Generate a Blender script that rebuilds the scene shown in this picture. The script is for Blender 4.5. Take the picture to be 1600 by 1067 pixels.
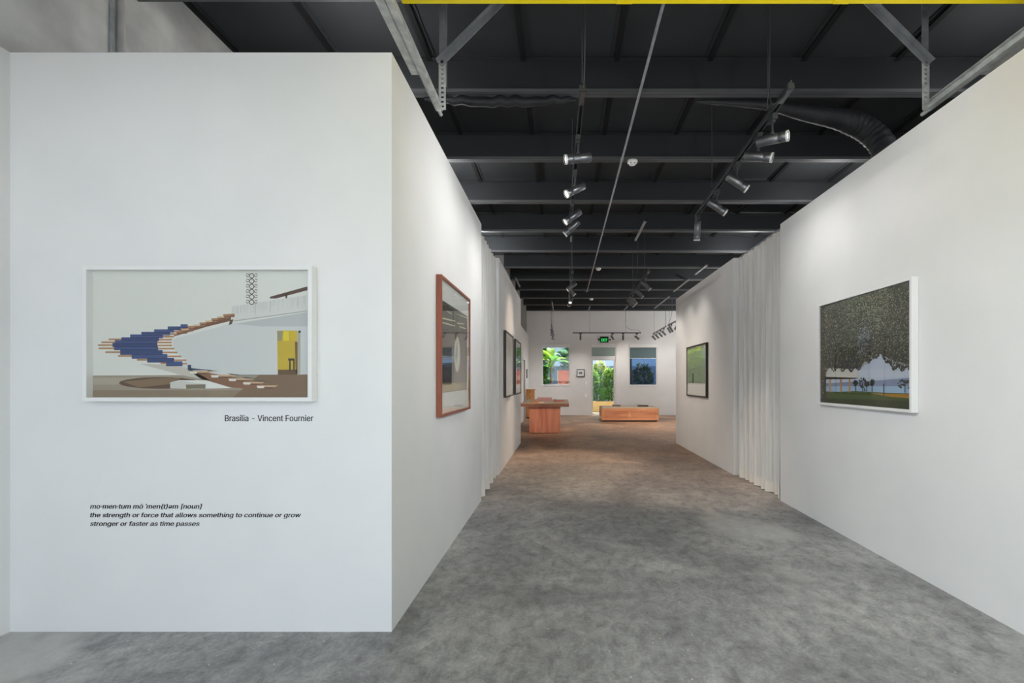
import bpy, bmesh, math, random
from mathutils import Vector, Matrix, Quaternion
random.seed(7)
for o in list(bpy.data.objects):
    bpy.data.objects.remove(o, do_unlink=True)
scene = bpy.context.scene
COL = scene.collection

# ------------------------------------------------------------------ camera
F = 755.6           # focal length in pixels of the 1600 px wide frame (17 mm shift lens)
VX, VY, CH = 880.0, 595.0, 1.32
cd = bpy.data.cameras.new('camera'); cam = bpy.data.objects.new('camera', cd); COL.objects.link(cam)
cd.sensor_width = 36.0; cd.lens = F / 1600.0 * 36.0
cd.shift_x = -(VX - 800.0) / 1600.0
cd.shift_y = (VY - 533.5) / 1600.0
cd.clip_start = 0.05; cd.clip_end = 200
cam.location = (0, 0, CH); cam.rotation_euler = (math.radians(90), 0, 0)
scene.camera = cam

# ------------------------------------------------------------------ sky, exposure
world = bpy.data.worlds.new('world'); scene.world = world; world.use_nodes = True
wb = world.node_tree.nodes['Background']
wb.inputs[0].default_value = (0.80, 0.90, 1.0, 1); wb.inputs[1].default_value = 2.75
vs = scene.view_settings
vs.view_transform = 'Standard'; vs.look = 'None'; vs.gamma = 1.0; vs.use_curve_mapping = False
vs.exposure = 0.0
SPOT_W = 40.0
sl = bpy.data.lights.new('sun', 'SUN'); sl.energy = 13.0; sl.angle = 0.01; sl.color = (1.0, 0.95, 0.86)
sun = bpy.data.objects.new('sun', sl); COL.objects.link(sun); sun.location = (6, 30, 30)
sun.rotation_mode = 'QUATERNION'; sun.rotation_quaternion = Vector((0, 0, -1)).rotation_difference(Vector((-.25, -.5, -.83)).normalized())
# daylight portals (emit nothing themselves, only guide sampling of the sky)
def portal(x, y, z, sx, sz, ry):
    l = bpy.data.lights.new('daylight_portal', 'AREA'); l.shape = 'RECTANGLE'; l.size = sx; l.size_y = sz
    l.cycles.is_portal = True
    o = bpy.data.objects.new('daylight_portal', l); COL.objects.link(o)
    o.location = (x, y, z); o.rotation_euler = (math.radians(90), 0, ry)
portal(0.9, -0.95, 1.62, 3.7, 3.2, math.pi)
portal(-1.95, -0.95, 1.62, 1.6, 3.2, math.pi)

# ------------------------------------------------------------------ helpers
def s2l(c):
    return tuple(((v / 255.0) / 12.92 if v / 255.0 <= 0.04045 else ((v / 255.0 + 0.055) / 1.055) ** 2.4) for v in c)

def mat(name, rgb, rough=0.6, metal=0.0, spec=0.5, emit=None, estr=0.0):
    m = bpy.data.materials.new(name); m.use_nodes = True
    b = m.node_tree.nodes['Principled BSDF']
    b.inputs['Base Color'].default_value = (*s2l(rgb), 1)
    b.inputs['Roughness'].default_value = rough; b.inputs['Metallic'].default_value = metal
    b.inputs['Specular IOR Level'].default_value = spec
    if emit:
        b.inputs['Emission Color'].default_value = (*s2l(emit), 1); b.inputs['Emission Strength'].default_value = estr
    return m

def noisy(name, c1, c2, scale=5.0, rough=0.7, stretch=(1, 1, 1), detail=6.0, bump=0.0, bscale=40.0, lo=0.35, hi=0.65, metal=0.0, spec=0.5, dist=0.0):
    m = mat(name, c1, rough, metal, spec); nt = m.node_tree; n = nt.nodes; b = n['Principled BSDF']
    tc = n.new('ShaderNodeTexCoord'); mp = n.new('ShaderNodeMapping'); mp.inputs['Scale'].default_value = stretch
    nt.links.new(tc.outputs['Object'], mp.inputs[0])
    nz = n.new('ShaderNodeTexNoise'); nz.inputs['Scale'].default_value = scale; nz.inputs['Detail'].default_value = detail
    nz.inputs['Distortion'].default_value = dist
    nt.links.new(mp.outputs[0], nz.inputs['Vector'])
    cr = n.new('ShaderNodeValToRGB'); e = cr.color_ramp.elements
    e[0].position = lo; e[0].color = (*s2l(c1), 1); e[1].position = hi; e[1].color = (*s2l(c2), 1)
    nt.links.new(nz.outputs['Fac'], cr.inputs[0]); nt.links.new(cr.outputs[0], b.inputs['Base Color'])
    if bump:
        n2 = n.new('ShaderNodeTexNoise'); n2.inputs['Scale'].default_value = bscale; n2.inputs['Detail'].default_value = 4
        nt.links.new(mp.outputs[0], n2.inputs['Vector'])
        bp = n.new('ShaderNodeBump'); bp.inputs['Strength'].default_value = bump; bp.inputs['Distance'].default_value = 0.01
        nt.links.new(n2.outputs['Fac'], bp.inputs['Height']); nt.links.new(bp.outputs[0], b.inputs['Normal'])
    return m

def glass_mat(name, tint=(1, 1, 1), f0=0.04, boost=1.0):
    """thin sheet: clear transmission plus Schlick reflection, the same from both sides"""
    m = bpy.data.materials.new(name); m.use_nodes = True; nt = m.node_tree; n = nt.nodes; n.clear(); L = nt.links.new
    out = n.new('ShaderNodeOutputMaterial'); mx = n.new('ShaderNodeMixShader')
    tr = n.new('ShaderNodeBsdfTransparent'); tr.inputs[0].default_value = (*tint, 1)
    gl = n.new('ShaderNodeBsdfGlossy'); gl.inputs['Roughness'].default_value = 0.0
    lw = n.new('ShaderNodeLayerWeight'); lw.inputs[0].default_value = 0.5
    pw = n.new('ShaderNodeMath'); pw.operation = 'POWER'; pw.inputs[1].default_value = 5.0; L(lw.outputs['Facing'], pw.inputs[0])
    ma = n.new('ShaderNodeMath'); ma.operation = 'MULTIPLY_ADD'; ma.inputs[1].default_value = (1 - f0) * boost; ma.inputs[2].default_value = f0 * boost
    L(pw.outputs[0], ma.inputs[0]); L(ma.outputs[0], mx.inputs[0])
    L(tr.outputs[0], mx.inputs[1]); L(gl.outputs[0], mx.inputs[2]); L(mx.outputs[0], out.inputs[0])
    return m

class MB:
    """collects geometry; build() links it as ONE mesh object"""
    def __init__(s): s.v = []; s.f = []; s.m = []
    def quad(s, pts, mi=0):
        i = len(s.v); s.v += [tuple(p) for p in pts]; s.f.append(tuple(range(i, i + len(pts)))); s.m.append(mi)
    def box(s, x0, x1, y0, y1, z0, z1, mi=0):
        i = len(s.v)
        s.v += [(x0, y0, z0), (x1, y0, z0), (x1, y1, z0), (x0, y1, z0), (x0, y0, z1), (x1, y0, z1), (x1, y1, z1), (x0, y1, z1)]
        for f in ((0, 3, 2, 1), (4, 5, 6, 7), (0, 1, 5, 4), (1, 2, 6, 5), (2, 3, 7, 6), (3, 0, 4, 7)):
            s.f.append(tuple(i + k for k in f)); s.m.append(mi)
        return s
    def bar(s, a, b, w, h, up=(0, 0, 1), mi=0):
        a = Vector(a); b = Vector(b); d = (b - a).normalized(); up = Vector(up)
        x = d.cross(up)
        if x.length < 1e-5: x = d.cross(Vector((0, 1, 0)))
        x.normalize(); z = x.cross(d); i = len(s.v)
        for p in (a, b):
            for sx, sz in ((-1, -1), (1, -1), (1, 1), (-1, 1)):
                s.v.append(tuple(p + x * (sx * w / 2) + z * (sz * h / 2)))
        for f in ((0, 1, 2, 3), (7, 6, 5, 4), (0, 4, 5, 1), (1, 5, 6, 2), (2, 6, 7, 3), (3, 7, 4, 0)):
            s.f.append(tuple(i + k for k in f)); s.m.append(mi)
        return s
    def tube(s, pts, r, n=10, mi=0, caps=True):
        pts = [Vector(p) for p in pts]; rs = r if isinstance(r, (list, tuple)) else [r] * len(pts)
        d0 = (pts[1] - pts[0]).normalized(); x = d0.cross(Vector((0, 0, 1)))
        if x.length < 1e-4: x = d0.cross(Vector((0, 1, 0)))
        x.normalize(); base = len(s.v)
        for k, p in enumerate(pts):
            d = (pts[min(k + 1, len(pts) - 1)] - pts[max(k - 1, 0)]).normalized()
            x = (x - d * x.dot(d)).normalized(); y = d.cross(x)
            for j in range(n):
                a = 2 * math.pi * j / n
                s.v.append(tuple(p + (x * math.cos(a) + y * math.sin(a)) * rs[k]))
        for k in range(len(pts) - 1):
            for j in range(n):
                a = base + k * n + j; b = base + k * n + (j + 1) % n
                s.f.append((a, b, b + n, a + n)); s.m.append(mi)
        if caps:
            s.f.append(tuple(base + j for j in range(n))[::-1]); s.m.append(mi)
            e = base + (len(pts) - 1) * n
            s.f.append(tuple(e + j for j in range(n))); s.m.append(mi)
        return s
    def lathe(s, prof, n=24, axis=(0, 0, 1), org=(0, 0, 0), mi=0):
        q = Vector((0, 0, 1)).rotation_difference(Vector(axis)); o = Vector(org); base = len(s.v)
        for r, z in prof:
            for j in range(n):
                a = 2 * math.pi * j / n
                s.v.append(tuple(o + q @ Vector((r * math.cos(a), r * math.sin(a), z))))
        for k in range(len(prof) - 1):
            for j in range(n):
                a = base + k * n + j; b = base + k * n + (j + 1) % n
                s.f.append((a, b, b + n, a + n)); s.m.append(mi)
        return s
    def mesh(s, name, mats, off=(0, 0, 0), smooth=False):
        me = bpy.data.meshes.new(name); o = Vector(off)
        me.from_pydata([tuple(Vector(v) - o) for v in s.v], [], s.f)
        mats = mats if isinstance(mats, (list, tuple)) else [mats]
        for m in mats: me.materials.append(m)
        if len(mats) > 1: me.polygons.foreach_set('material_index', s.m)
        if smooth: me.polygons.foreach_set('use_smooth', [True] * len(me.polygons))
        me.update(); return me
    def build(s, name, mats, parent=None, off=None, smooth=False, bevel=0.0):
        if off is None: off = parent.matrix_basis.translation if parent else (0, 0, 0)
        me = s.mesh(name, mats, off, smooth)
        return link(name, me, parent, bevel)

def link(name, me, parent=None, bevel=0.0):
    o = bpy.data.objects.new(name, me); COL.objects.link(o)
    if parent: o.parent = parent
    if bevel:
        md = o.modifiers.new('bevel', 'BEVEL'); md.width = bevel; md.segments = 2; md.limit_method = 'ANGLE'
    return o

def origin(o, loc):
    """move a parentless mesh's origin to loc without moving its geometry"""
    o.data.transform(Matrix.Translation(-Vector(loc))); o.location = loc; return o

def thing(name, label, cat, loc=(0, 0, 0), group=None):
    o = bpy.data.objects.new(name, None); COL.objects.link(o); o.location = loc; o.empty_display_size = 0.1
    return tag(o, label, cat, group)
def tag(o, label, cat, group=None, kind=None):
    o['label'] = label; o['category'] = cat
    if group: o['group'] = group
    if kind: o['kind'] = kind
    return o
def struct(o, label, cat=None):
    o['kind'] = 'structure'; o['label'] = label
    o['category'] = cat or o.name.split('_')[0].split('.')[0]
    return o
def sroot(name, label, cat, loc=(0, 0, 0)):
    o = bpy.data.objects.new(name, None); COL.objects.link(o); o.location = loc; o.empty_display_size = 0.1
    return struct(o, label, cat)
# pixel of the photograph -> point on a plane of the room
def onY(Y, px, py): return ((px - VX) / F * Y, Y, CH + (VY - py) / F * Y)
def onX(X, px, py):
    Y = X * F / (px - VX); return (X, Y, CH + (VY - py) / F * Y)

# ------------------------------------------------------------------ materials
M = {}
M['wall'] = noisy('white_wall_paint', (226, 227, 227), (231, 231, 231), 2.0, 0.75, bump=0.03, bscale=180)
M['deck'] = noisy('black_roof_deck', (40, 43, 46), (48, 51, 54), 1.5, 0.8, bump=0.05, bscale=30)
M['rib'] = mat('black_rib', (8, 9, 10), 0.8)
M['beam'] = noisy('black_painted_steel', (38, 41, 45), (44, 47, 51), 3.0, 0.75, stretch=(.3, 1, 1), bump=0.03, bscale=25)
M['flange'] = noisy('dusty_black_flange', (78, 80, 83), (92, 94, 97), 4.0, 0.7, stretch=(.3, 1, 1))  # lighter than the beam web: floor-bounce light put into the colour
M['black'] = mat('matt_black', (18, 18, 20), 0.6)
M['rail'] = mat('black_track_aluminium', (66, 68, 71), 0.35, 0.4)
M['head'] = mat('dark_anodised_head', (104, 106, 110), 0.33, 0.8)
M['cable'] = mat('grey_cable', (62, 64, 67), 0.6)
M['chrome'] = mat('chrome', (200, 200, 202), 0.2, 1.0)
M['galv'] = noisy('galvanised_steel', (196, 199, 198), (232, 234, 230), 14, 0.45, metal=0.15, bump=0.04, bscale=60)
M['galvd'] = noisy('dull_steel', (136, 140, 145), (160, 164, 168), 10, 0.5, metal=0.2)
M['yellow'] = noisy('yellow_enamel', (250, 226, 2), (246, 220, 2), 3, 0.5)
M['whiteframe'] = mat('white_lacquer', (232, 232, 232), 0.5)
M['mat'] = mat('white_mat_board', (226, 226, 223), 0.85)
M['blackframe'] = mat('black_stained_wood', (34, 29, 28), 0.5)
M['greyframe'] = mat('dark_grey_stained_wood', (62, 57, 55), 0.5)
M['glass'] = glass_mat('picture_glass', (0.985, 0.99, 0.985), 0.04, 0.7)
M['pane'] = glass_mat('window_glass', (0.78, 0.82, 0.80))
M['pane_tint'] = glass_mat('blue_tinted_glass', (0.42, 0.52, 0.62))
M['plastic'] = mat('white_plastic', (250, 250, 248), 0.4)
M['green'] = mat('exit_green', (70, 220, 130), 0.5, emit=(70, 230, 140), estr=0.55)
M['lens'] = mat('lit_lens', (255, 250, 240), 0.4, emit=(255, 246, 230), estr=2.2)
M['lens_hot'] = mat('bright_lens', (255, 250, 240), 0.4, emit=(255, 250, 240), estr=25.0)
M['text'] = mat('black_vinyl', (20, 21, 23), 0.6)
M['felt'] = noisy('beige_linen_top', (170, 158, 140), (178, 166, 148), 60, 0.85)
M['conc_wall'] = noisy('grey_painted_concrete', (172, 172, 171), (206, 206, 204), 2.6, 0.75, bump=0.9, bscale=7)

def wood(name, c1, c2, axis='z', rough=0.5, scale=3.0):
    st = {'z': (1.0, 1.0, 0.14), 'x': (0.14, 1, 1), 'y': (1, 0.14, 1)}[axis]
    return noisy(name, c1, c2, scale * 3, rough, stretch=st, detail=5, lo=0.34, hi=0.66, dist=1.2)
M['ply'] = wood('reddish_plywood', (196, 116, 90), (226, 154, 124), 'z', 0.5, 1.4)
M['ply_edge'] = wood('plywood_edge', (126, 86, 70), (158, 112, 94), 'x', 0.6, 3)
M['plyh'] = wood('light_plywood', (196, 134, 98), (222, 164, 124), 'x', 0.5, 1.6)
M['plyh2'] = wood('light_plywood_panel', (186, 122, 88), (214, 152, 114), 'x', 0.5, 1.6)
M['oak'] = wood('honey_wood', (178, 122, 70), (205, 148, 92), 'z', 0.5, 2.5)
M['cherry'] = wood('cherry_wood', (124, 68, 50), (154, 90, 68), 'z', 0.45, 5)

# concrete floor: mottled grey, pale burnished patches, light specks and hairline scratches
def floor_mat():
    m = mat('polished_concrete', (120, 120, 120), 0.5); nt = m.node_tree; n = nt.nodes; b = n['Principled BSDF']; L = nt.links.new
    tc = n.new('ShaderNodeTexCoord')
    def nz(scale, detail=8, rough=0.6, dist=0.0, st=None):
        t = n.new('ShaderNodeTexNoise'); t.inputs['Scale'].default_value = scale; t.inputs['Detail'].default_value = detail
        t.inputs['Roughness'].default_value = rough; t.inputs['Distortion'].default_value = dist
        if st:
            mp = n.new('ShaderNodeMapping'); mp.inputs['Scale'].default_value = st; L(tc.outputs['Object'], mp.inputs[0]); L(mp.outputs[0], t.inputs['Vector'])
        else: L(tc.outputs['Object'], t.inputs['Vector'])
        return t
    def ramp(src, stops):
        r = n.new('ShaderNodeValToRGB'); e = r.color_ramp.elements
        while len(e) < len(stops): e.new(0.5)
        for i, (p, c) in enumerate(stops): e[i].position = p; e[i].color = (*s2l(c), 1)
        L(src, r.inputs[0]); return r
    def mix(a, bb, fac, mode='MIX'):
        x = n.new('ShaderNodeMix'); x.data_type = 'RGBA'; x.blend_type = mode
        if isinstance(fac, float): x.inputs[0].default_value = fac
        else: L(fac, x.inputs[0])
        L(a, x.inputs[6]); 
        if isinstance(bb, tuple): x.inputs[7].default_value = (*s2l(bb), 1)
        else: L(bb, x.inputs[7])
        return x.outputs[2]
    big = ramp(nz(0.8, 10, 0.68, 0.6).outputs['Fac'], [(0.36, (158, 158, 161)), (0.5, (186, 186, 187)), (0.64, (220, 220, 219))])
    mid = ramp(nz(11, 9, 0.78, 0.4, (1, .7, 1)).outputs['Fac'], [(0.34, (170, 170, 172)), (0.5, (222, 222, 222)), (0.66, (255, 255, 255))])
    c = mix(big.outputs[0], mid.outputs[0], 0.95, 'MULTIPLY')
    fine = ramp(nz(60, 4, 0.8).outputs['Fac'], [(0.3, (190, 190, 190)), (0.7, (255, 255, 255))])
    c = mix(c, fine.outputs[0], 0.7, 'MULTIPLY')
    # pale worn patches
    pat = ramp(nz(0.9, 4, 0.5, 0.3, (1.0, 0.8, 1)).outputs['Fac'], [(0.58, (0, 0, 0)), (0.66, (205, 205, 205))])
    c = mix(c, (206, 205, 202), pat.outputs[0])
    # specks
    vo = n.new('ShaderNodeTexVoronoi'); vo.inputs['Scale'].default_value = 11.0; L(tc.outputs['Object'], vo.inputs['Vector'])
    sp = ramp(vo.outputs['Distance'], [(0.03, (255, 255, 255)), (0.055, (0, 0, 0))])
    c = mix(c, (226, 226, 222), sp.outputs[0])
    # hairline scratches
    sc = nz(1.6, 2, 0.4, 2.5, (1, 2.2, 1)); 
    ms = n.new('ShaderNodeMath'); ms.operation = 'SUBTRACT'; ms.inputs[1].default_value = 0.5; L(sc.outputs['Fac'], ms.inputs[0])
    ab = n.new('ShaderNodeMath'); ab.operation = 'ABSOLUTE'; L(ms.outputs[0], ab.inputs[0])
    sr = ramp(ab.outputs[0], [(0.0, (130, 130, 130)), (0.006, (0, 0, 0))])
    c = mix(c, (170, 168, 164), sr.outputs[0])
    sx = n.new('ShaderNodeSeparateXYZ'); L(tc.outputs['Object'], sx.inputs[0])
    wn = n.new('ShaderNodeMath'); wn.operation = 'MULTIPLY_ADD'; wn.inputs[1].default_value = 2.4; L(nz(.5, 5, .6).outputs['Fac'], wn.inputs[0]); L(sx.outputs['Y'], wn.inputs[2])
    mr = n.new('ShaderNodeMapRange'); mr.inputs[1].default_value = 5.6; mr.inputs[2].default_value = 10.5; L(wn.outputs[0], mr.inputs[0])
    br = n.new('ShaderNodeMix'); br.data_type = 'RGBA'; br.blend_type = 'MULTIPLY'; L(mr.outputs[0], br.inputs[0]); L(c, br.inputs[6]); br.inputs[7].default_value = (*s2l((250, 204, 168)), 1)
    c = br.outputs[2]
    L(c, b.inputs['Base Color'])
    rr = n.new('ShaderNodeMapRange'); rr.inputs[3].default_value = 0.42; rr.inputs[4].default_value = 0.62
    L(nz(3, 5).outputs['Fac'], rr.inputs[0]); L(rr.outputs[0], b.inputs['Roughness'])
    bp = n.new('ShaderNodeBump'); bp.inputs['Strength'].default_value = 0.06; bp.inputs['Distance'].default_value = 0.01
    L(nz(25, 6).outputs['Fac'], bp.inputs['Height']); L(bp.outputs[0], b.inputs['Normal'])
    return m
M['floor'] = floor_mat()

# ------------------------------------------------------------------ structure
H = 3.047; XL, XR = -0.902, 2.393; T = 0.12
Y1, Y2, Y3, Y4, YB = 2.544, 5.33, 6.79, 10.27, 18.57
BEAM_Z, DECK_Z = 3.98, 4.32
XW = -2.98; XE = 6.2
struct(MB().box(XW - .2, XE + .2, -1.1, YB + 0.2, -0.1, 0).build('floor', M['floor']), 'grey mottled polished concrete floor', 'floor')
struct(MB().box(-14, 14, -16, -1.1, -0.12, -0.02).build('floor_forecourt', noisy('forecourt_concrete', (178, 175, 168), (192, 189, 182), 2, 0.8)), 'pale concrete forecourt outside the open garage door', 'floor')

ceil = sroot('ceiling', 'black painted roof deck with steel beams and dark ribs', 'ceiling')
MB().box(XW - .2, XE + .2, -1.1, YB + .2, DECK_Z, DECK_Z + .08).build('roof_deck', M['deck'], ceil)
beam_off = [600, 447, 344, 278, 233, 201, 176, 157, 141.5, 128.5, 118, 109.5]
beamY = [F * (BEAM_Z - CH) / b for b in beam_off]
bme = MB().box(XW, XE, -0.006, 0.006, BEAM_Z, DECK_Z - .02).box(XW, XE, -0.045, 0.03, DECK_Z - .032, DECK_Z - .02).mesh('beam', M['beam'])
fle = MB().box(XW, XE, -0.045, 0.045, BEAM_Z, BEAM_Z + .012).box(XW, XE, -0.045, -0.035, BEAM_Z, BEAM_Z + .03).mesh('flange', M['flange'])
for y in beamY:
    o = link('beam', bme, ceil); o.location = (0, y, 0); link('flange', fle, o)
rbm = MB().box(-.024, .024, -1.0, YB, DECK_Z - .035, DECK_Z + .01).mesh('rib', M['rib'])
rbe = MB().box(-.055, .055, -1.0, YB, DECK_Z - .012, DECK_Z + .01).mesh('rib_flange', M['deck'])
for k in range(-4, 7):
    r = link('rib', rbm, ceil); r.location = (.495 + .865 * k, 0, 0)
    f = link('rib_flange', rbe, r)

wl = sroot('wall_left', 'grey painted concrete outer wall showing above the white partition', 'wall')
MB().box(XW - .2, XW, -1.1, YB, 0, DECK_Z).build('concrete_face', M['conc_wall'], wl)
struct(MB().box(XW, -2.909, -0.95, Y1, 0, H).build('wall_left_lining', M['wall']), 'white lining wall at the far left edge of the picture', 'wall')
struct(MB().box(-2.909, XL, Y1, Y1 + T, 0, H).build('wall_left_front', M['wall']), 'white partition facing the camera with staircase picture and lettering', 'wall')
struct(MB().box(XL - T, XL, Y1 + T, Y2, 0, H).build('wall_left_near', M['wall']), 'white passage wall on the left with the cherry-framed picture', 'wall')
struct(MB().box(XL - T, XL, Y3, Y4, 0, H).build('wall_left_far', M['wall']), 'white passage wall on the left with two dark-framed pictures', 'wall')
struct(MB().box(XR, XR + T, -0.95, Y2, 0, H).build('wall_right_near', M['wall']), 'white passage wall on the right with the white-framed tree picture', 'wall')
struct(MB().box(XR, XR + T, Y3, Y4, 0, H).build('wall_right_far', M['wall']), 'white passage wall on the right with the black-framed picture', 'wall')
struct(MB().box(XR + T, XE, Y4 - T, Y4, 0, H).build('wall_right_return', M['wall']), 'white partition returning behind the right passage wall', 'wall')
struct(MB().box(XW, XL - T, Y4 - T, Y4, 0, H).build('wall_left_return', M['wall']), 'white partition returning behind the left passage wall', 'wall')
struct(MB().box(XE, XE + .2, -1.1, YB, 0, DECK_Z).build('wall_right', M['wall']), 'white outer wall of the building on the right', 'wall')
m = MB().box(-1.62, -1.32, 11.4, 15.78, 0, H).box(-1.62, -1.32, 16.62, YB, 0, H).box(-1.62, -1.32, 15.78, 16.62, 2.03, H)
struct(MB().box(-1.62, -1.40, 11.4, YB, H, DECK_Z).build('wall_left_back_upper', noisy('grey_wall_paint', (132, 132, 130), (140, 140, 138), 2, .8)), 'grey upper wall set back above the side wall of the back room', 'wall')
struct(m.build('wall_left_back', M['wall']), 'white side wall of the back room with a ledge high up', 'wall')
# facade behind the camera: garage opening and shop window
m = MB().box(XW - .2, XE + .2, -1.1, -0.95, 3.28, DECK_Z).box(2.76, XE + .2, -1.1, -0.95, 0, 3.28).box(-1.16, -0.98, -1.1, -0.95, 0, 3.28).box(XW - .2, -2.8, -1.1, -0.95, 0, 3.28)
struct(m.build('wall_front', M['wall']), 'white street front with garage opening behind the camera', 'wall')

# back wall with two windows and a door cut out
def px2wall(x0, x1, y0, y1):
    a = onY(YB, x0, y0); b = onY(YB, x1, y1); return a[0], b[0], b[2], a[2]   # X0,X1,Z0,Z1
W1 = px2wall(847, 890.3, 537.5, 602); D1 = px2wall(923.2, 962.4, 537.5, 649); W2 = px2wall(983, 1027, 537.5, 602.3)
D1 = (D1[0], D1[1], 0.0, D1[3])
m = MB(); XB0 = -1.42
zt = max(W1[3], D1[3]); m.box(XB0 - .2, XE, YB, YB + .2, zt, DECK_Z)
m.box(XB0 - .2, W1[0], YB, YB + .2, 0, zt); m.box(W1[0], W1[1], YB, YB + .2, 0, W1[2]); m.box(W1[1], D1[0], YB, YB + .2, 0, zt)
m.box(D1[1], W2[0], YB, YB + .2, 0, zt); m.box(W2[0], W2[1], YB, YB + .2, 0, W2[2]); m.box(W2[1], XE, YB, YB + .2, 0, zt)
struct(m.build('wall_back', M['wall']), 'white end wall with two windows and a glass door', 'wall')

def frame_mb(x0, x1, z0, z1, y0, y1, w):
    return MB().box(x0, x0 + w, y0, y1, z0, z1).box(x1 - w, x1, y0, y1, z0, z1).box(x0 + w, x1 - w, y0, y1, z1 - w, z1).box(x0 + w, x1 - w, y0, y1, z0, z0 + w)
import os
FONT = None
try:
    FONT = bpy.data.fonts.load(os.path.join(bpy.utils.system_resource('DATAFILES', path='fonts'), 'Inter.woff2'))
except Exception as e:
    FONT = None
def text_mesh(body, shear=0.0, bold=0.0, spacing=1.0):
    c = bpy.data.curves.new('lettering', 'FONT'); c.body = body; c.font = FONT or c.font; c.size = 1.0; c.shear = shear; c.space_character = spacing
    c.extrude = 0.004; c.resolution_u = 4
    o = bpy.data.objects.new('tmp_text', c); COL.objects.link(o)
    bpy.context.view_layer.update()
    me = bpy.data.meshes.new_from_object(o.evaluated_get(bpy.context.evaluated_depsgraph_get()))
    bpy.data.objects.remove(o, do_unlink=True)
    if bold:
        b = bmesh.new(); b.from_mesh(me); src = b.verts[:] + b.edges[:] + b.faces[:]
        for dx, dy in ((bold, 0), (bold * 2, 0), (bold, bold * .6)):
            d = bmesh.ops.duplicate(b, geom=src)
            for v in d['geom']:
                if isinstance(v, bmesh.types.BMVert): v.co.x += dx; v.co.y += dy
        b.to_mesh(me); b.free()
    return me
def place_text(name, body, X0, X1, Zbase, Y, material, parent=None, shear=0.0, bold=0.0, hscale=1.0, size=None):
    """flat lettering in the XZ plane facing -Y, fitted to X0..X1"""
    me = text_mesh(body, shear, bold); xs = [v.co.x for v in me.vertices]
    s = (X1 - X0) / (max(xs) - min(xs)); sz = size if size else s * hscale; mn = min(xs)
    for v in me.vertices:
        x, y, z = v.co; v.co = (X0 + (x - mn) * s, Y - 0.0005 - z * 0.15, Zbase + y * sz)
    off = parent.matrix_basis.translation if parent else Vector((0, 0, 0))
    me.transform(Matrix.Translation(-off)); me.materials.clear(); me.materials.append(material); me.name = name
    return link(name, me, parent)

def window(name, R, pane, label, upper=None):
    x0, x1, z0, z1 = R; r = sroot(name, label, 'window', ((x0 + x1) / 2, YB, z0))
    frame_mb(x0, x1, z0, z1, YB + .06, YB + .11, .035).build('window_frame', M['whiteframe'], r)
    MB().box(x0 + .035, x1 - .035, YB + .08, YB + .086, z0 + .035, z1 - .035).build('pane', pane, r)
    MB().box(x0 + .005, x1 - .005, YB - .03, YB + .05, z1 - .135, z1 - .005).build('blind_cassette', M['whiteframe'], r, bevel=.008)
    MB().box(x0 - .02, x1 + .02, YB - .025, YB + .06, z0 - .02, z0 + .005).build('window_sill', M['whiteframe'], r)
    MB().tube([(x1 - .04, YB - .01, z1 - .1), (x1 - .04, YB - .01, z0 + .5)], .003, 6).build('blind_cord', M['plastic'], r)
    return r
w1 = window('window_1', W1, M['pane'], 'window with banana leaves and coral sign behind it')
a = onY(YB + .075, 856.5, 600); b = onY(YB + .075, 889, 600)
place_text('lettering', 'MOMENTUM', a[0], b[0], a[2] + .02, YB + .079, M['text'], w1, bold=0.02)
w2 = window('window_2', W2, M['pane_tint'], 'blue-tinted window with a dark bush behind it')
sh = onY(YB, 983, 559)[2]
M['shade'] = mat('teal_grey_shade', (96, 116, 122), 0.7)
MB().box(W2[0] + .035, W2[1] - .035, YB + .055, YB + .06, sh, W2[3] - .12).build('lowered_shade', M['shade'], w2)
MB().box(W2[0] + .035, W2[1] - .035, YB + .05, YB + .065, sh - .03, sh).build('shade_bottom_bar', M['galv'], w2)
# glass door with transom
d1 = sroot('door_1', 'glazed back door with frosted transom under the exit sign', 'door', ((D1[0] + D1[1]) / 2, YB, 0))
zt2 = onY(YB, 0, 558.5)[2]
frame_mb(D1[0], D1[1], 0.0, D1[3], YB + .05, YB + .13, .03).build('door_frame', M['whiteframe'], d1)
MB().box(D1[0] + .03, D1[1] - .03, YB + .05, YB + .13, zt2 - .06, zt2 + .06).build('transom_bar', M['whiteframe'], d1)
M['frost'] = mat('frosted_green_glass', (138, 158, 150), 0.25)
MB().box(D1[0] + .03, D1[1] - .03, YB + .085, YB + .092, zt2 + .06, D1[3] - .12).build('transom_pane', M['frost'], d1)
MB().box(D1[0] + .01, D1[1] - .01, YB - .02, YB + .05, D1[3] - .13, D1[3] - .005).build('blind_cassette', M['whiteframe'], d1, bevel=.008)
lf = frame_mb(D1[0] + .035, D1[1] - .035, 0.03, zt2 - .065, YB + .07, YB + .11, .045).build('door_leaf', M['galv'], d1)
MB().box(D1[0] + .08, D1[1] - .08, YB + .085, YB + .092, .075, zt2 - .11).build('pane', glass_mat('door_glass', (.95, .97, .96)), d1)
MB().box(D1[0] + .03, D1[1] - .03, YB + .0, YB + .15, 0.0, .03).build('threshold', M['galv'], d1)
MB().tube([(D1[1] - .06, YB + .07, 1.0), (D1[1] - .06, YB + .03, 1.0), (D1[1] - .16, YB + .03, 1.0)], .011, 8).build('door_handle', M['chrome'], d1)
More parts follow.
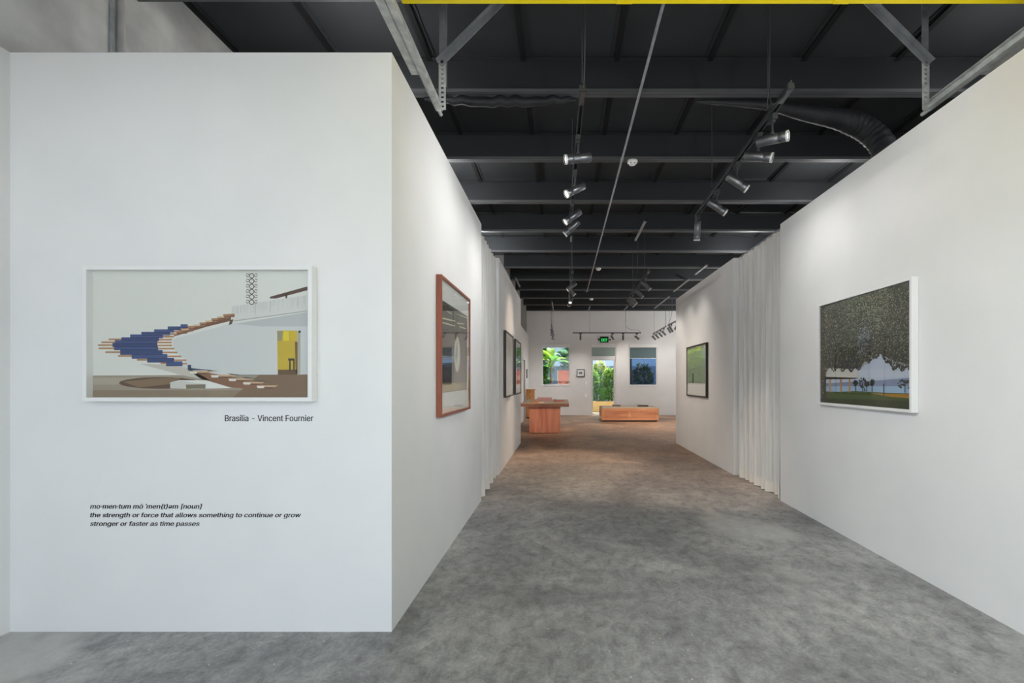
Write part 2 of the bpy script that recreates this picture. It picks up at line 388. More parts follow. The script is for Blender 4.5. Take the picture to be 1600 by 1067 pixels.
# side door in back room
d2 = sroot('door_2', 'white side door in the left wall of the back room', 'door', (-1.32, 16.2, 0))
MB().box(-1.50, -1.46, 15.82, 16.58, .01, 1.99).build('door_leaf', M['whiteframe'], d2)
m = MB().box(-1.345, -1.30, 15.70, 15.78, 0, 2.09).box(-1.345, -1.30, 16.62, 16.70, 0, 2.09).box(-1.345, -1.30, 15.78, 16.62, 2.03, 2.09)
m.build('door_frame', M['whiteframe'], d2)
MB().tube([(-1.46, 15.9, 1.0), (-1.41, 15.9, 1.0), (-1.41, 16.0, 1.0)], .012, 8).build('door_handle', mat('brass', (170, 130, 70), .3, 1.0), d2)

# ------------------------------------------------------------------ flat prints drawn with coloured facets
def print_mat():
    m = mat('printed_paper', (255, 255, 255), 0.55); nt = m.node_tree
    a = nt.nodes.new('ShaderNodeVertexColor'); a.layer_name = 'ink'
    nt.links.new(a.outputs[0], nt.nodes['Principled BSDF'].inputs['Base Color']); return m
M['ink'] = print_mat()
def build_print(polys, proj, normal, parent, name='print'):
    """polys: (layer, rgb, [(px,py)...]); proj maps photo pixels onto the paper plane"""
    nrm = Vector(normal); vs_, fs, cs = [], [], []
    off = parent.matrix_basis.translation
    for lay, rgb, pts in polys:
        P = [Vector(proj(*p)) + nrm * (0.0004 + 0.00025 * lay) - off for p in pts]
        c = (P[1] - P[0]).cross(P[2] - P[0])
        if c.dot(nrm) < 0: P.reverse()
        i = len(vs_); vs_ += [tuple(p) for p in P]; fs.append(tuple(range(i, i + len(P)))); cs.append((*s2l(rgb), 1))
    me = bpy.data.meshes.new(name); me.from_pydata(vs_, [], fs)
    ca = me.color_attributes.new('ink', 'FLOAT_COLOR', 'CORNER'); k = 0
    for f, c in zip(me.polygons, cs):
        for _ in range(f.loop_total): ca.data[k].color = c; k += 1
    me.materials.append(M['ink']); me.update()
    return link(name, me, parent)
def rect(x0, y0, x1, y1): return [(x0, y0), (x1, y0), (x1, y1), (x0, y1)]
def jit(c, j): d = random.uniform(-j, j); return tuple(max(0, min(255, v + d)) for v in c)

def framed(name, label, plane, lo, hi, z0, z1, depth, fw, fmat, side, recess=.02, mat_w=0.0, group=None, gl='glass'):
    """plane: wall coordinate; side: which way it faces ('-y', '+x', '-x'); lo/hi along the wall"""
    if side == '-y':
        r = thing(name, label, 'picture', ((lo + hi) / 2, plane, z0), group); bx = lambda m, a, b, d0, d1, c, d: m.box(a, b, plane - d1, plane - d0, c, d)
    elif side == '+x':
        r = thing(name, label, 'picture', (plane, (lo + hi) / 2, z0), group); bx = lambda m, a, b, d0, d1, c, d: m.box(plane + d0, plane + d1, a, b, c, d)
    else:
        r = thing(name, label, 'picture', (plane, (lo + hi) / 2, z0), group); bx = lambda m, a, b, d0, d1, c, d: m.box(plane - d1, plane - d0, a, b, c, d)
    m = MB(); d0 = .002
    bx(m, lo, lo + fw, d0, depth, z0, z1); bx(m, hi - fw, hi, d0, depth, z0, z1)
    bx(m, lo + fw, hi - fw, d0, depth, z1 - fw, z1); bx(m, lo + fw, hi - fw, d0, depth, z0, z0 + fw)
    m.build('frame', fmat, r)
    m = MB(); bx(m, lo + fw * .5, hi - fw * .5, .004, depth - recess, z0 + fw * .5, z1 - fw * .5); m.build('mat_board', M['mat'], r)
    m = MB(); bx(m, lo + fw, hi - fw, depth - .007, depth - .004, z0 + fw, z1 - fw); m.build('glass', M[gl], r)
    return r, depth - recess

# ---- staircase print on the partition facing the camera
p = .056
a = onY(Y1 - p, 128.5, 415); b = onY(Y1 - p, 487, 627)
pic, pd = framed('framed_picture', 'wide white-framed staircase picture on the partition facing the camera', Y1, a[0], b[0], b[2], a[2], p, .02, M['whiteframe'], '-y', .036)
Yp = Y1 - pd
zc = lambda x, y: (110 + x / 4.0, 400 + y / 4.0)
def Z(pts): return [zc(*q) for q in pts]
P = [(0, (222, 222, 217), Z([(80, 70), (1490, 70), (1490, 750), (80, 750)])),
     (1, (206, 208, 208), Z([(1010, 420), (1490, 350), (1490, 745), (660, 745), (640, 520)])),
     (1, (158, 146, 130), Z([(80, 747), (1490, 740), (1490, 900), (80, 900)])),
     (2, (140, 122, 102), Z([(80, 838), (1490, 838), (1490, 900), (80, 900)])),
     (2.5, (122, 96, 72), Z([(1180, 742), (1490, 740), (1490, 900), (1010, 900)])),
     (2, (172, 162, 146), Z([(80, 760), (600, 760), (420, 800), (80, 806)])),
     # landing slab
     (2, (212, 212, 209), Z([(1008, 315), (1490, 243), (1490, 340), (1010, 405)])),
     (3, (166, 166, 164), Z([(1010, 405), (1490, 340), (1490, 346), (1012, 411)])),
     (2, (186, 188, 190), Z([(1030, 425), (1490, 350), (1490, 440), (1200, 440)])),
     (3, (78, 48, 36), Z([(1248, 255), (1490, 190), (1490, 214), (1285, 266), (1248, 266)])),
     (3, (40, 30, 26), Z([(1345, 240), (1356, 238), (1356, 264), (1345, 264)])),
     # doorway
     (2, (196, 168, 28), Z([(1292, 466), (1418, 466), (1418, 740), (1296, 712)])),
     (3, (150, 142, 120), Z([(1294, 470), (1330, 470), (1320, 530), (1297, 530)])),
     (3, (120, 84, 20), Z([(1404, 536), (1420, 536), (1420, 740), (1408, 726)])), (3, (96, 70, 36), Z([(1297, 710), (1418, 710), (1418, 742), (1297, 742)])),
     (3, (222, 200, 20), Z(rect(1330, 470, 1368, 530))), (3, (206, 176, 16), Z(rect(1374, 470, 1412, 530))),
     (3, (40, 24, 14), Z([(1362, 640), (1402, 640), (1402, 654), (1362, 654)])), (4, (40, 24, 14), Z(rect(1368, 650, 1378, 716))), (4, (40, 24, 14), Z(rect(1393, 650, 1402, 716))),
     (2, (168, 166, 150), Z(rect(1420, 470, 1438, 738))), (3, (30, 30, 30), Z(rect(1426, 466, 1440, 480))),
     ]
for k in range(46):
    x = 1014 + k * 10.1; t_ = (x - 1008) / 482.0; P.append((2.6, jit((198, 198, 196), 14), Z([(x, 316 - 72 * t_), (x + random.uniform(2, 6), 316 - 72 * t_), (x + random.uniform(1, 5), 330 - 72 * t_ + random.uniform(10, 66)), (x, 330 - 72 * t_ + random.uniform(10, 66))])))
# shallow pool ellipse and plinth
el = [(560 + 255 * math.cos(t), 793 + 36 * math.sin(t)) for t in [2 * math.pi * k / 40 for k in range(40)]]
P.append((3, (92, 66, 46), Z(el)))
P.append((4, (128, 104, 80), Z([(330, 785), (520, 764), (700, 760), (620, 800), (430, 822)])))
P += [(5, (226, 226, 222), Z([(625, 790), (680, 776), (850, 776), (1010, 824), (780, 830), (626, 826)])), (6, (122, 112, 92), Z([(722, 803), (846, 801), (846, 828), (725, 829)])), (6, (206, 204, 198), Z([(626, 790), (700, 780), (846, 800), (722, 804), (720, 828), (626, 826)]))]
# rising flight (brown) to the landing
P.append((4, (112, 74, 52), Z([(640, 505), (700, 452), (1005, 380), (1005, 405), (860, 440)])))
P.append((5, (84, 56, 40), Z([(1000, 400), (1020, 396), (1010, 425), (990, 432)])))
for k in range(9):
    x = 660 + k * 37; y = 468 - k * 13.0
    P.append((5, (206, 182, 150) if k % 2 else (166, 120, 84), Z([(x, y), (x + 72, y - 4), (x + 72, y + 7), (x, y + 11)])))
    P.append((6, (120, 72, 48), Z([(x + 6, y + 11), (x + 72, y + 7), (x + 72, y + 16), (x + 6, y + 20)])))
# blue treads with pale and timber ends
rows = [(430, 690, 735), (444, 610, 690), (462, 525, 650), (478, 445, 625), (494, 375, 580), (512, 320, 555), (530, 280, 545), (548, 265, 545),
        (568, 275, 550), (592, 313, 578), (616, 385, 608), (640, 482, 650), (662, 600, 702)]
lend = [0, 0, 0, 0, 0, 240, 196, 174, 178, 220, 300, 418, 565]
rend = [770, 700, 690, 670, 648, 636, 634, 636, 650, 670, 694, 726, 730]
for k, (y, x0, x1) in enumerate(rows):
    h = 19 + (5 if k > 8 else 0)
    P.append((5 + k * .12, (44, 64, 116) if k % 2 else (54, 76, 130), Z(rect(x0, y - 4, x1, y + h + 2))))
    P.append((7, (24, 38, 78), Z(rect(x0, y + h - 3, x1, y + h + 1))))
    if lend[k]:
        P.append((6, (222, 218, 210), Z(rect(lend[k] + 22, y - 4, x0, y + 4)))); P.append((6, (172, 128, 88), Z(rect(lend[k], y + 4, x0, y + 14))))
    if rend[k] > x1:
        P.append((6, (228, 224, 216), Z(rect(x1, y - 2, rend[k] - 10, y + 6)))); P.append((6, (182, 128, 86), Z(rect(x1, y + 6, rend[k], y + 15))))
# lower flight
P.append((4, (196, 190, 180), Z([(430, 672), (600, 680), (740, 700), (880, 780), (700, 745)])))
P.append((4, (132, 92, 66), Z([(738, 712), (900, 735), (1200, 790), (1250, 826), (1110, 830), (980, 818), (820, 770)])))
P.append((6, (36, 62, 96), Z([(735, 680), (756, 680), (756, 700), (880, 714), (735, 714)])))
low = [(745, 718, 895), (880, 742, 1038), (990, 764, 1130), (1080, 786, 1218), (1166, 808, 1300)]
for i, (x0, y, x1) in enumerate(low):
    P.append((5, (198, 164, 130), Z([(x0, y), (x1, y), (x1 - 20, y + 11), (x0, y + 11)]))); P.append((6, (226, 222, 212), Z([(x0, y + 4), (x0 + 50, y + 4), (x0 + 44, y + 17), (x0 + 6, y + 17)])))
    P.append((5, (104, 70, 50), Z([(x0 + 44, y + 11), (x1 - 24, y + 11), (x1 - 40, y + 20), (x0 + 50, y + 20)])))
    if i < 4: P.append((6, (34, 48, 66), Z([(x1 - 60, y - 10), (x1 + 40, y + 2), (x1 - 30, y)])))
# hanging ring screen
for r_ in range(6):
    for c_ in range(3):
        cx, cy = 1108 + c_ * 26, 120 + r_ * 33 + (c_ % 2) * 4; ro, ri = (17, 12) if c_ == 1 else (11, 7)
        for t in range(10):
            a0, a1 = 2 * math.pi * t / 10, 2 * math.pi * (t + 1) / 10
            if c_ != 1 and t % 5 == 0: continue
            P.append((3, (74, 60, 50), Z([(cx + ro * math.cos(a0), cy + ro * math.sin(a0)), (cx + ro * math.cos(a1), cy + ro * math.sin(a1)), (cx + ri * math.cos(a1), cy + ri * math.sin(a1)), (cx + ri * math.cos(a0), cy + ri * math.sin(a0))])))
def clipz(poly, x0, y0, x1, y1):
    return [(min(max(x, x0), x1), min(max(y, y0), y1)) for x, y in poly]
P = [(l, c, clipz(q, *zc(88, 86), *zc(1482, 888))) for l, c, q in P]
build_print(P, lambda x, y: onY(Yp, x, y), (0, -1, 0), pic)

# ---- lettering on the partition
t = tag(place_text('wall_lettering', 'Brasília - Vincent Fournier', onY(Y1, 351.5, 0)[0], onY(Y1, 489.5, 0)[0], onY(Y1, 0, 658)[2], Y1, M['text'], bold=0.007, hscale=1.14),
    'single line of black caption lettering just below the staircase picture', 'lettering')
wt = thing('wall_lettering', 'three-line bold italic black definition lettering low on the facing partition', 'lettering', onY(Y1, 141, 822))
for body, x1, yb in (('mo·men·tum mō ˈmen(t)əm [noun]', 316, 794.5), ('the strength or force that allows something to continue or grow', 470.5, 808), ('stronger or faster as time passes', 312, 821.5)):
    place_text('text_line', body, onY(Y1, 141, 0)[0], onY(Y1, x1, 0)[0], onY(Y1, 0, yb)[2], Y1, M['text'], wt, shear=0.2, bold=0.016, size=.0455)

# ---- cherry framed interior picture, left near wall
pic, pd = framed('framed_picture', 'cherry-wood framed picture with an oval mirror on the left passage wall', XL, 3.425, 4.49, 1.062, 2.075, .042, .018, M['cherry'], '+x', .016)
Xp = XL + pd; pj = lambda x, y: onX(Xp, x, y)
zc2 = lambda x, y: (660 + x / 4.1, 410 + y / 4.1)
def Z2(pts): return [zc2(*q) for q in pts]
P = [(0, (112, 100, 94), Z2([(128, 242), (288, 345), (285, 815), (122, 836)])),
     (1, (70, 70, 58), Z2([(128, 242), (288, 345), (288, 445), (126, 440)])),
     (1, (150, 134, 100), Z2([(122, 778), (285, 768), (285, 815), (122, 836)])),
     (2, (40, 40, 46), Z2([(124, 535), (205, 535), (200, 765), (122, 772)])),
     (3, (128, 140, 160), Z2([(124, 596), (202, 602), (202, 640), (124, 645)])),
     (3, (64, 58, 60), Z2([(134, 648), (186, 646), (186, 762), (132, 768)])),
     (2, (176, 160, 116), Z2([(122, 800), (210, 770), (250, 790), (230, 812), (122, 830)])),
     (2, (22, 22, 22), Z2([(126, 438), (287, 441), (287, 446), (126, 444)])),
     (3, (24, 24, 24), Z2([(140, 444), (158, 452), (140, 474), (132, 466)])), (3, (24, 24, 24), Z2([(218, 446), (228, 446), (228, 474), (218, 474)]))]
for q in ([(150, 310), (165, 312), (190, 328), (185, 332)], [(205, 326), (215, 328), (288, 352), (288, 360)], [(126, 352), (210, 372), (210, 380), (126, 362)], [(126, 380), (208, 404), (206, 410), (126, 388)], [(222, 384), (266, 392), (266, 398), (222, 392)], [(236, 408), (278, 420), (276, 428), (236, 414)]):
    P.append((2, (216, 210, 180), Z2(q)))  # pale ceiling lines, with glass reflections drawn into the print
for rx, ry, c, l in ((20, 116, (196, 180, 120), 3), (17, 108, (208, 214, 206), 4)):
    P.append((l, c, Z2([(222 + rx * math.cos(k * math.pi / 16), 588 + ry * math.sin(k * math.pi / 16)) for k in range(32)])))
P.append((5, (152, 158, 160), Z2([(212, 560), (222, 500), (226, 590), (214, 650), (208, 600)])))
build_print(P, pj, (1, 0, 0), pic)

# ---- two dark framed pictures, left far wall
pic, pd = framed('framed_picture', 'dark-framed pale text print, nearer of the two on the left wall', XL, 7.29, 8.38, 1.065, 2.085, .042, .024, M['greyframe'], '+x', .014)
Xp = XL + pd; pj = lambda x, y: onX(Xp, x, y)
P = [(0, (205, 204, 202), [(793.2, 531), (799.8, 535), (799.8, 600), (793.2, 603)])]
for k in range(4): P.append((1, (168, 168, 168), [(793.6, 539.4 + k * 3), (799.4, 541.6 + k * 2.8), (799.4, 542.2 + k * 2.8), (793.6, 540.0 + k * 3)]))
build_print(P, pj, (1, 0, 0), pic)
pic, pd = framed('framed_picture', 'dark-framed colourful garden print, farther of the two on the left wall', XL, 8.80, 9.89, 1.065, 2.085, .042, .024, M['greyframe'], '+x', .014)
Xp = XL + pd; pj = lambda x, y: onX(Xp, x, y)
P = [(0, (168, 182, 168), [(807.5, 540), (812.3, 543), (812.3, 601), (807.5, 603)]), (1, (96, 122, 78), [(808, 546), (812, 541), (812, 556), (808, 560)]), (1, (140, 160, 192), [(807.5, 560), (812.3, 559), (812.3, 575), (807.5, 577)]),
     (1, (172, 78, 66), [(807.5, 577), (812.3, 575), (812.3, 585), (807.5, 589)]), (1, (120, 70, 74), [(807.5, 594), (812.3, 593), (812.3, 598), (807.5, 600)]), (2, (206, 196, 186), [(808, 588), (811.5, 586), (812, 592), (808, 594)])]
build_print(P, pj, (1, 0, 0), pic)

# ---- black framed green picture, right far wall
pic, pd = framed('framed_picture', 'black-framed misty green picture with white lower margin, right passage wall', XR, 7.97, 9.23, 1.04, 1.955, .042, .022, M['blackframe'], '-x', .014)
Xp = XR - pd; pj = lambda x, y: onX(Xp, x, y)
zc8 = lambda x, y: (1000 + x / 4.85, 520 + y / 4.85)
def Z8(pts): return [zc8(*q) for q in pts]
P = [(0, (156, 172, 152), Z8([(362, 122), (494, 92), (494, 384), (364, 378)])), (2, (40, 50, 46), Z8([(398, 310), (407, 310), (407, 378), (398, 378)]))]
for k in range(420):
    u = random.random(); v = random.random() ** 1.2; x = 364 + u * 128; top = 122 - 30 * (x - 362) / 132; y = top + 4 + v * (368 - top)
    g = 1 - v; c = (138 + 66 * g * random.random(), 162 + 52 * g * random.random(), 132 - 30 * g + 24 * random.random())
    w = random.uniform(2, 6); h = random.uniform(2, 9)
    P.append((1 + k % 7 * .15, c, Z8([(x, y - h / 2), (min(x + w, 494), y), (x, y + h / 2), (max(x - w, 362), y)])))
P.append((3, (206, 222, 96), Z8([(428, 112), (456, 100), (462, 122), (440, 138)]))); P.append((3, (222, 232, 160), Z8([(486, 96), (494, 94), (494, 110), (487, 112)])))  # yellow-green glow: garden reflection on the glass, painted into the print
build_print(P, pj, (-1, 0, 0), pic)

# ---- white framed tree picture, right near wall
pic, pd = framed('framed_picture', 'white-framed dusk picture of trees over a lake on the right wall', XR, 3.254, 4.453, 1.105, 2.022, .05, .02, M['whiteframe'], '-x', .018)
Xp = XR - pd; pj = lambda x, y: onX(Xp, x, y)
zc3 = lambda x, y: (1260 + x / 4.27, 410 + y / 4.27)
def Z3(pts): return [zc3(*q) for q in pts]
def top3(x): return 292 - 178 * (x - 84) / 612.0
def bot3(x): return 934 + 50 * (x - 84) / 620.0
xl, xr = 86, 709
P = [(0, (58, 60, 52), Z3([(xl, top3(xl) - 4), (xr, top3(xr) - 4), (xr, bot3(xr) + 6), (xl, bot3(xl) + 6)])),
     (1, (176, 186, 206), Z3([(130, 720), (350, 705), (420, 640), (490, 596), (545, 640), (xr, 690), (xr, 790), (130, 815)])),
     (2, (184, 192, 208), Z3([(330, 720), (xr, 700), (xr, 760), (330, 770)])),
     (3, (122, 134, 166), Z3([(130, 806), (440, 790), (xr, 768), (xr, 830), (130, 830)])),
     (4, (150, 176, 206), Z3([(130, 826), (xr, 826), (xr, 874), (130, 860)])),
     (5, (64, 82, 34), Z3([(130, 866), (330, 858), (xr, 880), (xr, bot3(xr) + 6), (xl, bot3(xl) + 6), (xl, 880)])),
     (6, (168, 122, 44), Z3([(430, 872), (xr, 880), (xr, 908), (560, 896)])),
     (6, (44, 52, 24), Z3([(xl, 905), (xr, 925), (xr, bot3(xr) + 6), (xl, bot3(xl) + 6)])),
     (7, (198, 196, 190), Z3([(125, 698), (348, 718), (346, 770), (125, 762)])),
     (7, (38, 34, 26), Z3([(125, 762), (346, 770), (330, 776), (125, 780)]))]
for x in (160, 232, 290): P.append((7, (176, 136, 86), Z3(rect(x - 6, 768, x + 6, 866))))
P += [(7, (52, 44, 36), Z3([(xl, 300), (125, 320), (135, 640), (130, 930), (xl, 930)])), (8, (118, 100, 66), Z3([(124, 300), (150, 380), (140, 460), (128, 420)])),
      (8, (46, 44, 40), Z3([(514, 806), (522, 812), (520, 892), (515, 892)])), (8, (40, 42, 36), Z3([(388, 830), (398, 858), (386, 860)])),
      (8, (128, 104, 60), Z3([(380, 212), (430, 235), (530, 228), (520, 238), (425, 246)]))]
for cx, cy, w, h in ((378, 800, 26, 36), (440, 800, 14, 20), (330, 805, 12, 18), (660, 812, 48, 30), (405, 810, 12, 16)):
    for k in range(26):
        a_ = random.uniform(0, 6.28); rr = random.random() ** .5; x = cx + w * rr * math.cos(a_); y = cy + h * rr * math.sin(a_); s = random.uniform(5, 10)
        P.append((8 + k * .02, (36, 42, 34), Z3([(x, y - s), (min(x + s, xr), y), (x, y + s), (x - s, y)])))
    P.append((8, (36, 38, 32), Z3(rect(cx - 3, cy, cx + 3, 868))))
for k in range(12000):     # foliage
    x = random.uniform(xl + 3, xr - 4); t0 = top3(x)
    low = 700 - 90 * math.exp(-((x - 490) / 70.0) ** 2) if x > 120 else 900
    v = random.random() ** 1.1; y = t0 + 8 + v * (low - t0 - 8)
    if ((x - 385) / 45.0) ** 2 + ((y - 530) / 105.0) ** 2 < 1 and random.random() < .55: 
        c = (152, 160, 178)
    else:
        b_ = random.random(); lum = math.exp(-((x - 400) / 200.0) ** 2 - ((y - 300) / 170.0) ** 2)  # lum paints the glare on the glass into the central leaves
        if b_ < .15: c = jit((176, 182, 164), 24)
        elif b_ < .5: c = jit((100 + 56 * lum, 103 + 58 * lum, 86 + 50 * lum), 18)
        else: c = jit((66 + 30 * lum, 68 + 30 * lum, 59 + 28 * lum), 12)
    s = random.uniform(2.4, 6.5); a_ = random.uniform(0, 3.14); ca, sa = math.cos(a_), math.sin(a_); w = s * .42
    q = [(x + s * ca, y + s * sa), (x - w * sa, y + w * ca), (x - s * ca, y - s * sa), (x + w * sa, y - w * ca)]
    q = [(min(max(u, xl), xr), max(v_, top3(u) - 3)) for u, v_ in q]
    P.append((9 + (k % 40) * .03, c, Z3(q)))
for k in range(900):      # dark fringe of hanging leaves
    x = random.uniform(130, xr - 6); e = 705 - 95 * math.exp(-((x - 490) / 62.0) ** 2) - 60 * math.exp(-((x - 395) / 30.0) ** 2)
    y = e - random.random() ** 2 * 150 + 14 * math.sin(x * .11) + 8; s = random.uniform(5, 11); a_ = random.uniform(.9, 2.2); ca, sa = math.cos(a_), math.sin(a_); w = s * .5
    q = [(x + s * ca, y + s * sa), (x - w * sa, y + w * ca), (x - s * ca, y - s * sa), (x + w * sa, y - w * ca)]
    P.append((10.4 + (k % 20) * .03, jit((54, 50, 42), 14), Z3([(min(max(u, xl), xr), v_) for u, v_ in q])))
build_print(P, pj, (-1, 0, 0), pic)

# ------------------------------------------------------------------ curtains
def curtain_mat():
    m = bpy.data.materials.new('sheer_linen'); m.use_nodes = True; nt = m.node_tree; n = nt.nodes; n.clear(); L = nt.links.new
    out = n.new('ShaderNodeOutputMaterial'); d = n.new('ShaderNodeBsdfDiffuse'); t = n.new('ShaderNodeBsdfTranslucent'); tr = n.new('ShaderNodeBsdfTransparent')
    tc = n.new('ShaderNodeTexCoord'); mp = n.new('ShaderNodeMapping'); mp.inputs['Scale'].default_value = (40, 40, 1.2); L(tc.outputs['Object'], mp.inputs[0])
    nz = n.new('ShaderNodeTexNoise'); nz.inputs['Scale'].default_value = 1.0; nz.inputs['Detail'].default_value = 4; L(mp.outputs[0], nz.inputs['Vector'])
    cr = n.new('ShaderNodeValToRGB'); e = cr.color_ramp.elements; e[0].position = .3; e[0].color = (*s2l((220, 219, 217)), 1); e[1].position = .7; e[1].color = (*s2l((242, 241, 239)), 1)
    L(nz.outputs['Fac'], cr.inputs[0]); L(cr.outputs[0], d.inputs[0]); L(cr.outputs[0], t.inputs[0])
    a = n.new('ShaderNodeMixShader'); a.inputs[0].default_value = .22; L(d.outputs[0], a.inputs[1]); L(t.outputs[0], a.inputs[2])
    b = n.new('ShaderNodeMixShader'); b.inputs[0].default_value = .06; L(a.outputs[0], b.inputs[1]); L(tr.outputs[0], b.inputs[2]); L(b.outputs[0], out.inputs[0])
    return m
M['sheer'] = curtain_mat(); M['hem'] = mat('doubled_linen_hem', (226, 221, 214), .9)
def curtain(X, ya, yb, label, seed, gather=0.0):
    rnd = random.Random(seed); r = thing('curtain', label, 'curtain', (X, (ya + yb) / 2, 0))
    NU, NV = 260, 26; ph = [rnd.uniform(0, 6.28) for _ in range(8)]; nf = (yb - ya) / .185
    def pt(u, z):
        k = 1 - z / 3.03                               # 0 top .. 1 bottom
        w = nf * 2 * math.pi
        amp = .040 + .022 * k
        uu = u + .010 * math.sin(3 * u * 6.28 + ph[0]) * k
        x = amp * math.sin(w * uu + ph[1] + .7 * math.sin(2.1 * u * 6.28 + ph[2])) + .02 * k * math.sin(nf * .46 * 6.28 * u + ph[3]) + .006 * k * math.sin(w * 2.2 * u + ph[4] + 3 * k)
        y = ya + (yb - ya) * uu - gather * k * k * u
        y += .012 * k * math.sin(w * uu * 1.0 + ph[5])
        return (X + x, y, z)
    def sheet(z0, z1, nv, dx=0.0):
        m = MB(); i0 = 0
        for j in range(nv + 1):
            z = z0 + (z1 - z0) * j / nv
            for i in range(NU + 1):
                q = pt(i / NU, z); m.v.append((q[0] + dx, q[1], q[2]))
        for j in range(nv):
            for i in range(NU):
                a = j * (NU + 1) + i; m.f.append((a, a + 1, a + NU + 2, a + NU + 1)); m.m.append(0)
        return m
    fb = sheet(.135, 2.975, NV).build('fabric', M['sheer'], r, smooth=True)
    sheet(.012, .135, 3).build('hem', M['hem'], r, smooth=True)
    sheet(2.975, 3.02, 2).build('heading_tape', M['hem'], r, smooth=True)
    MB().box(X - .012, X + .012, ya - .0, yb + .0, 3.032, 3.05).build('curtain_rail', M['galvd'], r)
    gm = MB().box(-.006, .006, -.008, .008, -.02, .02).mesh('glider', M['plastic'])
    n = int((yb - ya) / .0575)
    for k in range(n):
        g = link('glider', gm, r); g.location = (0, ya + (k + .5) * (yb - ya) / n - (ya + yb) / 2, 3.02)
    return r
curtain(XR + .075, Y2 + .02, Y3 - .02, 'pale grey sheer curtain across the doorway on the right', 3, .14)
curtain(XL - .07, Y2 + .02, Y3 - .02, 'pale grey sheer curtain across the narrow doorway on the left', 9, .10)

# ------------------------------------------------------------------ overhead garage door, tracks
TZ = 3.325
dr = thing('garage_door', 'raised yellow overhead garage door along the top of the picture', 'garage door', (0.89, 1.2, TZ))
DX0, DX1 = -.87, 2.66; DY1 = 2.62; DZ = 3.375
for k in range(4):       # door sections lying flat overhead
    y1 = DY1 - k * .62; y0 = y1 - .61
    s = MB().box(DX0, DX1, y0, y1, DZ + .03, DZ + .05).build('door_section', M['yellow'], dr)
    MB().box(DX0, DX1, y1 - .05, y1, DZ - .012, DZ + .03).build('section_rail', M['yellow'], s, off=dr.location)
    MB().box(DX0, DX1, y0, y0 + .05, DZ - .005, DZ + .03).build('section_rail', M['yellow'], s, off=dr.location)
    for cx in (DX0 + .05, DX0 + .38, 1.19 - .86, 1.19 - .86 + 1.17, DX1 - .36, DX1 - .05):
        MB().box(cx - .04, cx + .04, y0 + .05, y1 - .05, DZ - .002, DZ + .03).build('stile', M['yellow'], s, off=dr.location)
for cx in (1.19 - .86, 1.50):
    MB().box(cx - .045, cx + .045, DY1 - .14, DY1 - .002, DZ - .018, DZ - .002).build('hinge_plate', M['yellow'], dr, bevel=.004)
MB().box(DX0 - .07, DX0 + .02, DY1 - .16, DY1 - .06, DZ - .03, DZ - .005).build('roller_bracket', M['yellow'], dr)
MB().box(DX1 - .02, DX1 + .05, DY1 - .16, DY1 - .06, DZ - .03, DZ - .005).build('roller_bracket', M['yellow'], dr)

def door_track(sx, X, label):
    """sx: +1 when the room side lies towards +X"""
    Ye = 3.59; r = thing('garage_door_track', label, 'door track', (X, Ye, TZ))
    y0 = -.7
    m = MB().box(X - .003, X + .003, y0, Ye, TZ - .005, TZ + .065)                       # web
    m.box(min(X, X + sx * .042), max(X, X + sx * .042), y0, Ye, TZ - .005, TZ + .0)       # lower lip
    m.box(min(X, X + sx * .03), max(X, X + sx * .03), y0, Ye, TZ + .06, TZ + .065)
    m.box(min(X + sx * .042, X + sx * .046), max(X + sx * .042, X + sx * .046), y0, Ye, TZ - .005, TZ + .018)
    m.tube([(X + sx * .02, Ye - .02, TZ - .002), (X + sx * .02, Ye + .05, TZ - .002)], .014, 8)
    m.build('track_channel', M['galv'], r)
    Xa = X - sx * .05
    MB().box(min(Xa, Xa + sx * .044), max(Xa, Xa + sx * .044), y0, Ye - .42, TZ + .0, TZ + .006).box(min(Xa, Xa - sx * .004), max(Xa, Xa - sx * .004), y0, Ye - .42, TZ, TZ + .05).build('track_angle', M['galv'], r)
    # perforated hanger strap: two edge strips and rungs leave square holes
    xs = X + sx * .05; yh = Ye - .03; zt = TZ + .32; w = .05; m = MB()
    zb = TZ - .03 + .02
    m.box(xs - w / 2, xs - .011, yh, yh + .004, zb, zt + .03); m.box(xs + .011, xs + w / 2, yh, yh + .004, zb, zt + .03)
    z = zb
    while z < zt:
        m.box(xs - .011, xs + .011, yh, yh + .004, z, z + .018); z += .034
    m.box(xs - sx * w / 2 - .002, xs - sx * w / 2 + .002, yh, yh + .05, zb, zt + .03)
    m.build('perforated_hanger', M['galv'], r)
    m = MB().box(xs - .024, xs + .024, yh + .006, yh + .010, zt - .14, DECK_Z - .04); xf = xs + .024 if sx < 0 else xs - .024
    m.box(xs + .020, xs + .024, yh + .01, yh + .05, zt - .14, DECK_Z - .04)
    m.build('hanger_post', M['galvd'], r)
    e = (xs + sx * .62, yh - .005, zt + .02 + .62)
    m = MB().bar((xs - sx * .02, yh - .008, zt), e, .006, .05, (0, 1, 0)); m = MB()
    a_ = Vector((xs - sx * .02, yh - .006, zt + .0)); d_ = (Vector(e) - a_).normalized(); nrm = Vector((0, 1, 0)).cross(d_)
    m.bar(a_, e, .048, .005, (0, 1, 0)); m.bar(a_ + nrm * .022 * sx * -1 + Vector((0, -.02, 0)), Vector(e) + nrm * .022 * sx * -1 + Vector((0, -.02, 0)), .005, .04, (0, 1, 0))
    m.bar(Vector(e), Vector((e[0], e[1], DECK_Z - .04)), .04, .006, (0, 1, 0))
    m.build('diagonal_brace', M['galvd'], r)
    MB().lathe([(0, 0), (.012, 0), (.012, .01), (0, .01)], 10, (0, -1, 0), (xs - sx * .0, yh - .008, zt + .015)).build('bolt', M['chrome'], r)
    return r
door_track(1, -.94, 'galvanised garage door track above the left passage wall')
door_track(-1, 2.72, 'galvanised garage door track above the right passage wall')

